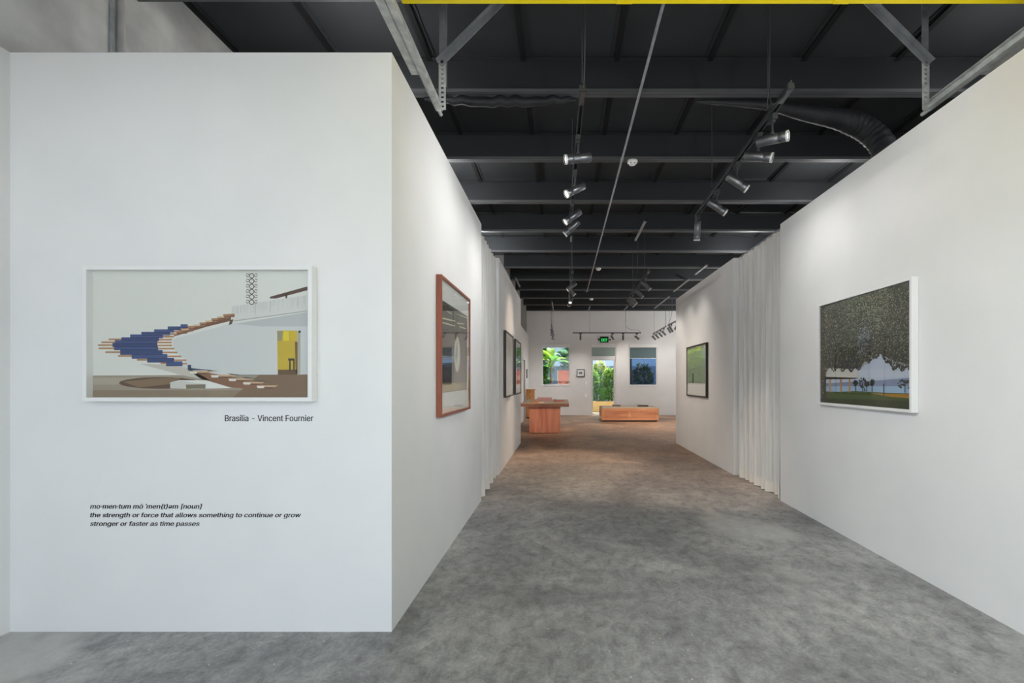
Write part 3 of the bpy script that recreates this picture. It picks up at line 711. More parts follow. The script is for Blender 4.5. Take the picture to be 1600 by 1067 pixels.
# ------------------------------------------------------------------ ceiling clutter
MB_ = MB().tube([onY(1, 0, 0) and (.70, .6, 3.955), (.70, 14.3, 3.955)], .0125, 8)
cd_ = thing('ceiling_conduit', 'long grey conduit running down the middle of the black ceiling', 'conduit', (.70, 7, 3.955))
MB_.build('pipe', M['galvd'], cd_, smooth=True)
for y in (8.75, 14.3):
    MB().box(.62, .78, y - .03, y + .03, 3.958, 3.98).build('mounting_plate', M['beam'], cd_)
for y in (5.75, 11.5): MB().tube([(.70, y - .04, 3.955), (.70, y + .04, 3.955)], .017, 8).build('coupling', M['galvd'], cd_)
strips = [(1.36, 7.95, 9.1, 'short grey ceiling strip above the second track on the right'), (-.0 + .15, 8.75, 9.15, 'stubby grey ceiling strip above the second track on the left'),
          (3.28, 11.0, 12.0, 'grey ceiling strip nearest above the right far wall'), (3.27, 12.55, 14.3, 'grey ceiling strip middle one above the right far wall'),
          (3.33, 15.1, 17.6, 'long grey ceiling strip over the angled track at the back'), (.95, 17.05, 18.3, 'grey ceiling strip above the left cable of the back track'),
          (2.28, 17.05, 18.3, 'grey ceiling strip above the right cable of the back track'), (-1.22, 12.4, 13.6, 'dark ceiling strip just over the end of the left wall'), (-.37, 16.2, 18.2, 'dark ceiling strip above the track by the left window')]
for x, y0, y1, lab in strips:
    z1 = BEAM_Z - .002
    r = thing('ceiling_strip', lab, 'strip', (x, (y0 + y1) / 2, z1 - .03), 'cable strips under the ceiling beams')
    MB().box(x - .018, x + .018, y0, y1, z1 - .028, z1).build('channel', M['galvd'], r)
    MB().box(x - .022, x + .022, y0, y0 + .04, z1 - .032, z1 + .001).build('end_cap', M['rail'], r)
def detector(px, py, n, lab):
    y = beamY[n]; x = (px - VX) / F * y
    r = thing('smoke_detector', lab, 'smoke detector', (x, y, BEAM_Z), 'smoke detectors on the beams')
    MB().lathe([(0, 0), (.062, 0), (.064, -.012), (.062, -.022)], 28, org=(x, y, BEAM_Z)).build('base', M['plastic'], r, smooth=True)
    MB().lathe([(.060, -.020), (.058, -.03), (.040, -.048), (.034, -.052), (.0, -.056)], 28, org=(x, y, BEAM_Z)).build('dome', M['plastic'], r, smooth=True)
    for k in range(6):
        a_ = k * math.pi / 3; c, s_ = math.cos(a_), math.sin(a_)
        MB().box(x + .043 * c - .008, x + .043 * c + .008, y + .043 * s_ - .006, y + .043 * s_ + .006, BEAM_Z - .047, BEAM_Z - .040).build('vent', M['black'], r)
detector(988, 255, 2, 'large white smoke detector nearest the camera'); detector(935, 421, 6, 'white smoke detector on a beam midway down the ceiling'); detector(924, 467, 9, 'white smoke detector farthest back, above the exit sign')
# flexible duct on the right, sagging wrap under the first beam on the left
def wob(pts, r, n): 
    rs = [r * (1 + .09 * math.sin(k * 2.3) + .05 * math.sin(k * 5.1)) for k in range(len(pts))]; return MB().tube(pts, rs, n)
ctrl = [Vector(q) for q in ((1.25, 4.57, 3.96), (1.9, 4.6, 3.945), (2.35, 4.68, 3.91), (2.74, 4.7, 3.85), (2.96, 4.68, 3.73), (3.06, 4.6, 3.5), (3.09, 4.6, 3.1), (3.09, 4.6, 2.7))]
def cr(c, n):
    out = []
    for i in range(len(c) - 1):
        p0, p1, p2, p3 = c[max(i - 1, 0)], c[i], c[i + 1], c[min(i + 2, len(c) - 1)]
        for k in range(n):
            t = k / n; out.append(.5 * ((2 * p1) + (p2 - p0) * t + (2 * p0 - 5 * p1 + 4 * p2 - p3) * t * t + (3 * p1 - p0 - 3 * p2 + p3) * t ** 3))
    return out + [c[-1]]
M['duct'] = noisy('black_duct_wrap', (24, 26, 30), (36, 38, 43), 6, .6, bump=.5, bscale=14)
path = cr(ctrl, 14); n = len(path)
rs = [(.012 + .10 * min(1, k / 46)) * (1 + .05 * math.sin(k * 1.9) + .03 * math.sin(k * 4.4)) for k in range(n)]
tag(origin(MB().tube(path, rs, 16).build('flexible_duct', M['duct'], smooth=True), (3.09, 4.6, 2.7)), 'black flexible duct bending down behind the right wall', 'duct')
pts = [Vector((-1.3 + 1.42 * k / 20, 4.53 + .01 * math.sin(k), 3.965 - .03 * math.sin(math.pi * k / 20) ** .6 + .012 * math.sin(k * 2.7))) for k in range(21)]
rs = [.012 + .034 * math.sin(math.pi * k / 20) ** .5 for k in range(21)]
tag(origin(MB().tube(pts, rs, 10).build('insulation_wrap', M['duct'], smooth=True), (-.6, 4.53, 3.94)), 'black wrap sagging under the first beam on the left', 'insulation')
cdw = thing('wall_conduit', 'vertical grey conduit on the concrete wall above the partition', 'conduit', (XW + .02, 3.2, 3.0))
MB().tube([(XW + .02, 3.24, 2.4), (XW + .02, 3.24, DECK_Z - .01)], .022, 10).build('pipe', M['conc_wall'], cdw, smooth=True)
MB().box(XW, XW + .012, 3.17, 3.20, 2.4, DECK_Z - .01).build('joint_strip', M['galvd'], cdw)

# ------------------------------------------------------------------ track lighting
TRZ = 3.10
body_m = MB().lathe([(0, -.1), (.030, -.1), (.034, -.096), (.034, .035), (.0325, .037), (.0325, .041), (.034, .043), (.034, .098), (.031, .1), (.0295, .1), (.029, .088), (0, .088)], 24).mesh('body', M['head'], smooth=False)
for f in body_m.polygons: f.use_smooth = len(f.vertices) == 4
ring_m = MB().lathe([(.0342, .088), (.0348, .088), (.0348, .101), (.0305, .101), (.0305, .096)], 24).mesh('lens_ring', M['galv'])
lens_m = MB().lathe([(0, .091), (.030, .091)], 24).mesh('lens', M['lens']); lens_hot = MB().lathe([(0, .091), (.030, .091)], 24).mesh('lens', M['lens_hot'])
adap_m = MB().box(-.017, .017, -.045, .045, -.036, .0).box(-.011, .011, -.02, .02, -.05, -.036).mesh('adapter', M['rail'])
stem_m = MB().tube([(0, 0, -.045), (0, 0, -.12)], .0075, 8).mesh('stem', M['rail'])
joint_m = MB().lathe([(0, -.016), (.012, -.016), (.012, .016), (0, .016)], 12, (0, 0, 1), (0, 0, -.122)).mesh('joint', M['rail'])
def spot(x, y, z, aim, label, group, power=1.0, size=120, hot=False, warm=(1.0, .98, .95), along='y'):
    r = thing('spotlight', label, 'spotlight', (x, y, z), group)
    rz = 0 if along == 'y' else math.pi / 2
    a_ = link('adapter', adap_m, r); a_.rotation_euler = (0, 0, rz); link('stem', stem_m, r); link('joint', joint_m, r)
    d = Vector(aim).normalized(); q = Vector((0, 0, 1)).rotation_difference(d); c = Vector((0, 0, -.155))
    b = link('body', body_m, r); b.rotation_mode = 'QUATERNION'; b.rotation_quaternion = q; b.location = c
    link('lens_ring', ring_m, b); link('lens', lens_hot if hot else lens_m, b)
    l = bpy.data.lights.new('lamp', 'SPOT'); l.energy = SPOT_W * power; l.color = warm; l.spot_size = math.radians(size); l.spot_blend = 1.0; l.shadow_soft_size = .028
    lo = bpy.data.objects.new('lamp', l); COL.objects.link(lo); lo.parent = r
    lo.location = c + d * .106; lo.rotation_mode = 'QUATERNION'; lo.rotation_quaternion = Vector((0, 0, -1)).rotation_difference(d)
    return r
def track(a, b, label, cables=(), feeds=()):
    a = Vector(a); b = Vector(b); r = thing('light_track', label, 'light track', (a + b) / 2, 'suspended light tracks')
    d = (b - a).normalized(); side = d.cross(Vector((0, 0, 1))).normalized(); up = side.cross(d)
    m = MB(); h = up * .017
    m.bar(a + side * .0135 + h, b + side * .0135 + h, .007, .034); m.bar(a - side * .0135 + h, b - side * .0135 + h, .007, .034)
    m.bar(a + up * .031, b + up * .031, .034, .006)
    m.build('rail', M['rail'], r)
    MB().bar(a + up * .024, b + up * .024, .02, .004).build('conductor_slot', M['black'], r)
    for e, s in ((a, 1), (b, -1)): MB().bar(e - d * s * .004 + h, e + d * s * .012 + h, .037, .038).build('end_cap', M['rail'], r)
    MB().bar(a + h * .9, a + d * .16 + h * .9, .033, .033).build('power_feed', M['head'], r)
    for y, t in cables:
        p = a + d * t
        MB().tube([p + up * .03, (p.x, p.y, y)], .0035, 6).build('suspension_cable', M['cable'], r)
        MB().lathe([(0, 0), (.009, 0), (.009, .03), (.004, .045), (0, .045)], 10, org=p + up * .03).build('cable_gripper', M['chrome'], r)
    for pts in feeds:
        MB().tube(cr([Vector(q) for q in pts], 8), .005, 6).build('power_cord', M['cable'], r, smooth=True)
    return r
ORD = ['nearest', 'second', 'third', 'fourth', 'fifth', 'sixth']
# near right track
xr_ = 1.43
track((1.405, 2.98, TRZ + .02), (1.45, 5.27, TRZ - .0), 'black light track hanging on the right with five spotlights', ((DECK_Z - .02, .36), (BEAM_Z, 1.70)),
      [[(1.42, 3.32, DECK_Z - .03), (1.41, 3.3, 3.7), (1.39, 3.26, 3.3), (1.37, 3.16, 3.13), (1.39, 3.04, 3.11), (1.404, 2.975, 3.17)]])
rp = [(3.27, (.8, -.58, -.06), True), (3.52, (.86, -.42, -.28), False), (3.97, (.78, .0, -.52), False), (4.52, (.8, .05, -.5), False), (5.22, (.02, .3, -.95), False)]
for k, (y, aim, hot) in enumerate(rp):
    spot(1.41 + .04 * (y - 3) / 2.3, y, TRZ + .012 - .02 * (y - 3) / 2.3, aim, ('glowing spotlight nearest the camera on the right track' if hot else f'black cylinder spotlight, {ORD[k]} from the camera on the right track'), 'spotlights on the right track', hot=hot, size=110 if k < 4 else 66, power=(.1, .16, .3, .4, 4.0)[k], warm=(1, .86, .7) if k == 4 else (1, .98, .95))
# near left track
track((.12, 3.0, TRZ + .02), (.085, 5.35, TRZ), 'black light track hanging left of centre with four spotlights', ((DECK_Z - .02, .05), (BEAM_Z, 1.9)), [[(.125, 3.0, DECK_Z - .03), (.135, 3.0, 3.6), (.13, 2.99, 3.2), (.12, 2.985, 3.13)]])
for k, (y, aim) in enumerate([(3.55, (-.95, -.25, -.2)), (4.12, (-.72, -.35, -.5)), (4.78, (-.72, -.2, -.6)), (5.12, (-.68, .1, -.62))]):
    spot(.115 - .03 * (y - 3) / 2.3, y, TRZ + .012 - .02 * (y - 3) / 2.3, aim, f'silvery cylinder spotlight, {ORD[k]} from the camera on the left track', 'spotlights on the left track', size=110, power=(.3, .4, .5, .6)[k])
# second left track
track((.155, 7.85, TRZ), (.13, 10.3, TRZ), 'small light track behind the left one, end-on down the passage', ((BEAM_Z, .3), (BEAM_Z, 2.1)), [[(.15, 8.78, 3.95), (.15, 8.76, 3.6), (.15, 8.72, 3.3), (.15, 8.4, 3.14)]])
for k, (y, aim) in enumerate([(8.35, (-.74, -.1, -.66)), (8.75, (.66, .05, -.76)), (9.6, (-.05, -.5, -.85)), (10.0, (-.3, .8, -.55))]):
    spot(.145, y, TRZ, aim, f'small spotlight, {ORD[k]} along the middle left track', 'spotlights on the middle left track', size=(84, 84, 62, 70)[k], power=(.8, 2.4, 6.5, 5.5)[k], warm=(1, .8, .6))
# second right track
track((1.40, 7.85, TRZ), (1.43, 10.2, TRZ), 'small light track behind the right one, midway down the passage', ((BEAM_Z, .5), (BEAM_Z, 2.1)), [[(1.40, 9.08, 3.95), (1.40, 9.1, 3.6), (1.4, 9.2, 3.3), (1.41, 9.9, 3.16), (1.425, 10.15, 3.14)]])
for k, (y, aim) in enumerate([(8.25, (.72, .05, -.7)), (9.0, (.7, .1, -.7)), (9.75, (.68, .15, -.7)), (10.08, (.66, .1, -.7))]):
    spot(1.41, y, TRZ, aim, f'small spotlight, {ORD[k]} along the middle right track', 'spotlights on the middle right track', size=84, power=(.5, .5, .5, .5)[k], warm=(1, .92, .84))
# back track across
zb = 3.05; yb_ = 17.6
track((2.82, yb_, zb), (.35, yb_, zb), 'light track running across in front of the back windows', ((BEAM_Z, .55), (BEAM_Z, 1.86)), [[(2.27, yb_ - .03, 3.95), (2.27, yb_ - .03, 3.5), (2.28, yb_ - .03, 3.32), (2.42, yb_ - .03, 3.2), (2.72, yb_ - .02, 3.16), (2.82, yb_, 3.09)]])
for x, aim, lab in ((.63, (0, .3, -.95), 'leftmost spotlight on the track across the back wall'), (1.79, (.5, .5, -.7), 'spotlight just right of the exit sign on the back track'), (2.18, (0, .3, -.95), 'second spotlight from the right on the back track'), (2.68, (.75, .35, -.55), 'rightmost spotlight on the track across the back wall')):
    spot(x, yb_, zb, aim, lab, 'spotlights on the back track', along='x', size=110, power=.7, warm=(1, .92, .82))
# back room right tracks
track((3.30, 15.55, zb), (3.34, 17.95, zb), 'angled light track at the back right over the dark-bush window', ((BEAM_Z, .1), (BEAM_Z, 2.2)), [[(3.3, 15.6, 3.95), (3.3, 15.6, 3.5), (3.31, 15.57, 3.25), (3.30, 15.55, 3.09)]])
for k, y in enumerate((15.95, 16.5, 17.1, 17.7)): spot(3.32, y, zb, (.7, .15, -.68), f'black spotlight, {ORD[k]} along the angled back right track', 'spotlights on the angled back right track', size=120, power=.45)
track((3.30, 12.75, zb), (3.30, 15.2, zb), 'light track at the back right, half hidden by the passage wall', ((BEAM_Z, .3), (BEAM_Z, 2.3)), [[(3.42, 15.2, 3.95), (3.42, 15.2, 3.5), (3.38, 15.2, 3.3), (3.30, 15.2, 3.09)]])
for k, y in enumerate((13.4, 14.1, 14.75, 15.05)): spot(3.30, y, zb, (.5 if k > 1 else -.35, .1, -.75), f'spotlight, {ORD[k]} along the half hidden back right track', 'spotlights on the half hidden track', size=100, power=(5, 5, .8, .8)[k], warm=(1, .8, .6))
# back room left track, seen end-on
track((-.37, 15.2, zb), (-.37, 17.6, zb), 'light track seen end-on near the left back window', ((BEAM_Z, .2), (BEAM_Z, 2.2)), [[(-.39, 15.3, 3.95), (-.39, 15.3, 3.5), (-.38, 15.25, 3.2), (-.37, 15.2, 3.09)]])
for k, (y, ax) in enumerate(((15.5, .12), (16.0, -.3), (16.6, .1), (17.2, -.25), (17.45, .15))): spot(-.37, y, zb, (ax, .25, -.9), f'black spotlight, {ORD[k]} along the end-on track by the left back window', 'spotlights on the end-on track', size=120, power=.5)
# front track above and behind the frame, washing the facing partition
track((-2.75, 1.15, zb), (-1.05, 1.15, zb), 'light track over the entrance washing the facing partition', ((DECK_Z - .02, .3), (DECK_Z - .02, 1.4)))
for k, (x, aim_, pw) in enumerate(((-2.6, (.05, .7, -.7), .06), (-2.2, (.05, .7, -.7), .06), (-1.75, (.05, .7, -.7), .06), (-1.3, (.9, .28, -.62), 3.2), (-1.12, (.82, .48, -.62), 3.2))): spot(x, 1.15, zb, aim_, f'spotlight, {ORD[k]} along the entrance track', 'spotlights on the entrance track', along='x', size=140 if pw < 1 else 72, warm=(.94, .97, 1), power=pw)  # last two heads are added to brighten the right wall and curtain
track((2.30, .3, zb), (2.30, 1.75, zb), 'added light track on the right wall beside the camera', ((3.3, .3), (3.3, 1.2)))  # unseen track added to brighten the left passage wall
for k, y in enumerate((.6, 1.1, 1.6)): spot(2.30, y, zb, (-.62, .76, -.28), f'spotlight, {ORD[k]} along the added track beside the camera', 'added spotlights beside the camera', size=66, warm=(.94, .97, 1), power=2.0)

# unseen globe lamps added as fill behind the partitions and in the back room
M['globe'] = mat('fill_opal_globe', (255, 250, 240), .3, emit=(255, 244, 228), estr=3.0)
FILL_W = 90.0
def fill_globe(x, y, z, label, power=1.0, warm=(1, 1, .99)):
    r = thing('added_globe_lamp', label, 'fill lamp', (x, y, 0), 'added globe lamps in the hidden rooms')
    MB().tube([(x, y, .02), (x, y, z - .07)], .014, 8).build('pole', M['black'], r)
    MB().lathe([(0, 0), (.19, 0), (.19, .018), (.02, .03), (0, .03)], 24, org=(x, y, 0)).build('base', M['black'], r)
    MB().lathe([(0, -.075), (.03, -.075), (.03, -.05), (0, -.05)], 12, org=(x, y, z)).build('lamp_holder', M['black'], r)
    MB().lathe([(.03, -.052), (.055, -.025), (.06, 0), (.055, .025), (.03, .052), (0, .06)], 16, org=(x, y, z)).build('globe', M['globe'], r, smooth=True)
    for dz in (0.0,):
        l = bpy.data.lights.new('lamp', 'POINT'); l.energy = FILL_W * power; l.color = warm; l.shadow_soft_size = .065
        lo = bpy.data.objects.new('lamp', l); COL.objects.link(lo); lo.parent = r; lo.location = (0, 0, z)
for k, y in enumerate((3.9, 6.5, 9.3)): fill_globe(-1.6, y, 3.74, f'added tall globe lamp, {ORD[k]} from the street in the gallery behind the left partition', (1.0, 2.3, 3.6)[k])
for k, y in enumerate((1.4, 3.9, 6.5, 9.3)): fill_globe(3.6, y, 3.74, f'added tall globe lamp, {ORD[k]} from the street in the gallery behind the right wall', (.8, .8, 1.7, 2.2)[k])
for k, (x, y) in enumerate(((4.3, 11.6), (5.0, 14.0), (5.2, 16.4))): fill_globe(x, y, 3.35, f'added tall globe lamp, {ORD[k]} from the street in the hidden corner of the back room', 5.0, (1, .985, .96))

def uplight(x, y, label):  # unseen uplights added to brighten the underside of the raised garage door
    r = thing('floor_uplight', label, 'fill lamp', (x, y, 0), 'added floor uplights by the entrance'); d = Vector((0, .70, .71)).normalized(); c = Vector((0, 0, .16))
    MB().lathe([(0, 0), (.11, 0), (.11, .015), (.02, .02), (.02, .06), (0, .06)], 20, org=(x, y, 0)).build('base', M['black'], r)
    MB().lathe([(0, -.1), (.06, -.1), (.07, -.09), (.075, .09), (.068, .09), (.066, .07), (0, .07)], 20, d, Vector((x, y, 0)) + c).build('body', M['head'], r)
    MB().lathe([(0, .074), (.066, .074)], 20, d, Vector((x, y, 0)) + c).build('lens', M['lens'], r)
    l = bpy.data.lights.new('lamp', 'SPOT'); l.energy = 105; l.color = (1, .99, .97); l.spot_size = math.radians(58); l.spot_blend = .8; l.shadow_soft_size = .06
    lo = bpy.data.objects.new('lamp', l); COL.objects.link(lo); lo.parent = r; lo.location = c + d * .1; lo.rotation_mode = 'QUATERNION'; lo.rotation_quaternion = Vector((0, 0, -1)).rotation_difference(d)
uplight(.95, -.6, 'added floor uplight on the left under the raised garage door'); uplight(1.95, -.6, 'added floor uplight on the right under the raised garage door')

# ------------------------------------------------------------------ back wall fittings
ex = thing('exit_sign', 'black exit sign with green lettering above the back door', 'exit sign', onY(YB, 944, 535))
a = onY(YB, 937.6, 535.2); b = onY(YB, 950.6, 526)
MB().box(a[0], b[0], YB - .06, YB - .002, a[2], b[2]).build('housing', M['black'], ex, bevel=.006)
place_text('exit_letters', 'EXIT', a[0] + .045, b[0] - .045, a[2] + .04, YB - .061, M['green'], ex, bold=0.02, size=.205)
for s, x in ((-1, a[0]), (1, b[0])):
    h_ = MB().lathe([(0, -.025), (.022, -.025), (.036, .02), (.036, .028), (0, .028)], 16, (s * .6, -1, -.25), (x + s * .045, YB - .05, (a[2] + b[2]) / 2)).build('lamp_head', M['black'], ex)
    MB().box(min(x, x + s * .03), max(x, x + s * .03), YB - .045, YB - .03, (a[2] + b[2]) / 2 - .01, (a[2] + b[2]) / 2 + .01).build('lamp_arm', M['galvd'], ex)
a = onY(YB, 901, 589); b = onY(YB, 913.5, 577)
pic, pd = framed('framed_picture', 'tiny dark-framed picture between the left back window and the door', YB, a[0], b[0], a[2], b[2], .03, .03, M['greyframe'], '-y', .012)
Yp = YB - pd
build_print([(0, (92, 60, 66), rect(904.6, 580.8, 909.8, 584.4)), (1, (150, 110, 110), rect(906, 581.4, 908, 582.6)), (1, (40, 34, 44), rect(907.6, 582.6, 909.4, 584))], lambda x, y: onY(Yp, x, y), (0, -1, 0), pic)
def plate(lab, x0, x1, y0, y1, name):
    a = onY(YB, x0, y1); b = onY(YB, x1, y0); r = thing(name, lab, 'switch', ((a[0] + b[0]) / 2, YB, a[2]))
    MB().box(a[0], b[0], YB - .012, YB - .001, a[2], b[2]).build('plate', M['plastic'], r, bevel=.003)
    cx, cz = (a[0] + b[0]) / 2, (a[2] + b[2]) / 2
    MB().box(cx - .018, cx + .018, YB - .018, YB - .012, cz - .035, cz + .035).build('rocker', M['plastic'], r)
plate('white light switch plate on the back wall left of the door', 914.2, 917.6, 595.8, 601.4, 'light_switch')
plate('small white outlet plate low on the wall left of the back door', 914.0, 917.0, 615.6, 620.4, 'wall_outlet')
tb = thing('wall_tablet', 'slim black panel on the side wall beside the left back window', 'panel', (-1.32, 17.5, 1.42))
MB().box(-1.32, -1.295, 17.30, 17.55, 1.42, 1.74).build('casing', M['black'], tb, bevel=.004)
MB().box(-1.295, -1.293, 17.32, 17.53, 1.45, 1.71).build('screen', mat('dark_screen', (10, 10, 12), .15), tb)

# ------------------------------------------------------------------ tall wooden cabinet
cb = thing('wooden_cabinet', 'narrow honey-coloured wooden cabinet against the side wall behind the table', 'cabinet', (-1.14, 16.95, 0))
cx0, cx1, cy0, cy1 = -1.285, -1.01, 16.78, 17.2
MB().box(cx0, cx1, cy0 + .02, cy1, .06, 1.0).build('body', M['oak'], cb, bevel=.004)
MB().box(cx0 - .01, cx1 + .03, cy0 - .01, cy1, 1.0, 1.025).build('top', M['oak'], cb)
MB().box(cx0 + .02, cx1 - .02, cy0 + .04, cy1, 0, .06).build('plinth', mat('red_brown_plinth', (120, 58, 42), .6), cb)
for z0, z1 in ((.89, .985), (.62, .875), (.07, .605)):
    d_ = MB().box(cx0 + .012, cx1 - .012, cy0, cy0 + .02, z0, z1).build('drawer' if z0 > .6 else 'door', M['oak'], cb, bevel=.003)
    MB().box((cx0 + cx1) / 2 - .008, (cx0 + cx1) / 2 + .008, cy0 - .02, cy0, (z0 + z1) / 2 - .03, (z0 + z1) / 2 + .03).build('handle', M['black'], d_, off=cb.location)

# ------------------------------------------------------------------ table
tb = thing('plywood_table', 'reddish plywood table with a thick top on a box base', 'table', (-.46, 13.4, 0))
tx0, tx1, ty0, ty1, tz = -1.075, .145, 12.1, 14.72, .757
MB().box(tx0, tx1, ty0, ty1, tz - .085, tz - .006).build('top', M['ply_edge'], tb, bevel=.004)
MB().box(tx0 + .004, tx1 - .004, ty0 + .004, ty1 - .004, tz - .006, tz).build('top_surface', M['felt'], tb)
MB().box(-.85, -.085, 12.16, 12.18, 0.012, tz - .085).build('front_panel', M['ply'], tb)
for x in (-.85, -.105): MB().box(x, x + .02, 12.18, 14.5, .012, tz - .085).build('side_panel', M['ply'], tb)
MB().box(-.85, -.085, 14.5, 14.52, .012, tz - .085).build('back_panel', M['ply'], tb)
MB().box(-.82, -.115, 12.2, 14.48, 0, .03).build('base_shoe', M['black'], tb)

def book(x, y, z, w, d, h, rz, cover, label, group):
    r = thing('book', label, 'book', (x, y, z), group); r.rotation_euler = (0, 0, rz)
    c = mat('book_cover', cover, .5)
    m = MB().box(-w / 2, w / 2, -d / 2, d / 2, 0, .004).box(-w / 2, w / 2, -d / 2, d / 2, h - .004, h).box(-w / 2, w / 2, -d / 2, -d / 2 + .004, .004, h - .004)
    link('cover', m.mesh('cover', c), r)
    link('pages', MB().box(-w / 2 + .006, w / 2 - .006, -d / 2 + .004, d / 2 - .006, .004, h - .004).mesh('pages', M['mat']), r)
    return r
g = 'books on the plywood table'
book(-.53, 13.45, tz, .46, .36, .055, .05, (176, 132, 130), 'large dusty pink book lowest in the stack on the table', g)
book(-.51, 13.47, tz + .0551, .40, .30, .045, -.04, (186, 138, 138), 'dusty pink book lying on top of the stack on the table', g)
book(-.75, 12.55, tz, .22, .30, .022, .1, (214, 128, 24), 'orange booklet lying near the front edge of the table', g)
book(-.56, 12.5, tz, .12, .22, .014, -.1, (232, 214, 196), 'pale booklet beside the orange booklet on the table', g)
book(-.10, 13.0, tz, .24, .32, .04, -.03, (176, 104, 98), 'red-brown book on the right half of the table', g)
tpd = thing('tape_dispenser', 'small black object lying between the books on the table', 'holder', (-.20, 13.5, tz))
MB().box(-.25, -.15, 13.46, 13.54, tz, tz + .02).box(-.245, -.20, 13.465, 13.535, tz + .02, tz + .045).build('body', M['black'], tpd, bevel=.004)
MB().box(-.19, -.16, 13.47, 13.53, tz + .02, tz + .03).build('tray', M['galvd'], tpd)

# ------------------------------------------------------------------ low bench
bn = thing('low_bench', 'low wooden bench with panelled front and beige padded top', 'bench', (2.17, 16.2, 0))
bx0, bx1, by0, by1, bz = 1.245, 3.095, 15.63, 16.72, .43
MB().box(bx0 + .02, bx1 - .02, by0 + .02, by1, .045, bz - .01).build('body', M['plyh2'], bn)
zr = (.045, .13, .335, bz)
fr = MB().box(bx0, bx1, by0, by0 + .02, .045, .115).box(bx0, bx1, by0, by0 + .02, .335, bz)
for x0, x1 in ((bx0, bx0 + .07), (2.09, 2.19), (bx1 - .09, bx1)): fr.box(x0, x1, by0, by0 + .02, .115, .335)
fr.build('front_frame', M['plyh'], bn, bevel=.003)
for x0, x1 in ((bx0 + .07, 2.09), (2.19, bx1 - .09)):
    MB().box(x0, x1, by0 + .012, by0 + .019, .115, .335).build('front_panel', M['plyh2'], bn)
sd = MB().box(bx0, bx0 + .02, by0 + .02, by1, .045, .12).box(bx0, bx0 + .02, by0 + .02, by1, .34, bz)
for y in (by0 + .02, 16.12, by1 - .08): sd.box(bx0, bx0 + .02, y, y + .08, .12, .34)
sd.build('side_frame', wood('pale_ply', (206, 170, 122), (224, 190, 142), 'y', .5, 2), bn)
m = MB(); q0 = [(bx0, by0), (bx1, by0), (bx1, by1), (bx0, by1)]; q1 = [(bx0 + .02, by0 + .035), (bx1 - .03, by0 + .035), (bx1 - .03, by1 - .03), (bx0 + .02, by1 - .03)]
zz = bz + .035
for i in range(4):
    j = (i + 1) % 4; m.quad([(*q0[i], bz), (*q0[j], bz), (*q1[j], zz), (*q1[i], zz)])
m.quad([(*q, zz) for q in q1]); m.quad([(*q, bz) for q in q0[::-1]])
m.build('padded_top', M['felt'], bn)
MB().box(bx0 + .05, bx1 - .05, by0 + .06, by1 - .05, 0, .045).build('recessed_plinth', M['black'], bn)
MB().lathe([(0, 0), (.012, 0), (.014, .012), (0, .02)], 10, (0, -1, 0), (2.52, by0, .345)).build('knob', M['black'], bn)
g = 'books on the low bench'
book(1.78, 16.25, zz, .24, .30, .055, .04, (112, 96, 90), 'dark grey-brown book on the bench, left of its middle', g)
book(2.16, 16.2, zz, .34, .28, .012, -.02, (186, 168, 156), 'thin pale booklet in the middle of the bench', g)
book(2.64, 16.1, zz, .33, .26, .05, .05, (74, 58, 54), 'dark brown book at the right end of the bench', g)
book(1.46, 16.2, zz, .32, .28, .014, .03, (176, 132, 120), 'flat pinkish booklet at the left end of the bench', g)

# ------------------------------------------------------------------ garden outside
GY = YB + .2
struct(MB().box(-14, 18, GY, 60, -.12, -.02).build('floor_garden', noisy('garden_paving', (176, 160, 132), (196, 180, 150), 2, .85)), 'sandy garden paving outside the back door', 'ground')
tag(origin(MB().box(-6, 9, 20.8, 21.0, -.02, .40).box(-6, 9, 20.75, 21.05, .40, .43).build('planter_wall', noisy('tan_render', (206, 176, 124), (220, 192, 142), 3, .85)), (1.5, 20.8, 0)), 'low tan planter wall outside the back door', 'planter')
soil = tag(origin(MB().box(-6, 9, 21.0, 24, -.02, .34).build('soil_bed', noisy('dark_soil', (50, 40, 32), (70, 56, 44), 8, .95)), (1.5, 22.5, 0)), 'dark soil bed under the garden hedge', 'soil')
struct(MB().box(-10, 14, 25.5, 25.7, -.02, 2.1).build('wall_garden', noisy('blue_grey_render', (112, 122, 160), (126, 134, 170), 1.5, .85)), 'blue-grey garden wall seen through the back door', 'wall')
struct(MB().box(-8, 10, GY, 20.35, 3.25, 3.4).build('ceiling_eave', M['wall']), 'unseen white eave added to shade the garden strip outside the back door', 'eave')  # added out of view to keep sky light off the garden
hs = thing('sky_backdrop_house', 'pale house beyond the garden wall, standing in for the sky behind the back door', 'building', (1.5, 33, 0))
MB().box(-9, 16, 32, 38, 0, 6.4).build('wall', mat('sky_toned_render', (170, 190, 214), .8), hs)  # wall made tall and pale blue to take the place of bright sky
MB().box(-9.3, 16.3, 31.7, 38.2, 6.4, 6.6).build('roof', mat('pale_roof', (190, 200, 206), .8), hs)
for x in (-3.2, .8): 
    w_ = MB().box(x, x + 1.0, 31.95, 32.0, 1.4, 2.7).build('window', M['whiteframe'], hs); MB().box(x + .08, x + .92, 31.93, 31.95, 1.48, 2.62).build('pane', mat('dim_glass', (110, 130, 150), .1), w_, off=hs.location)

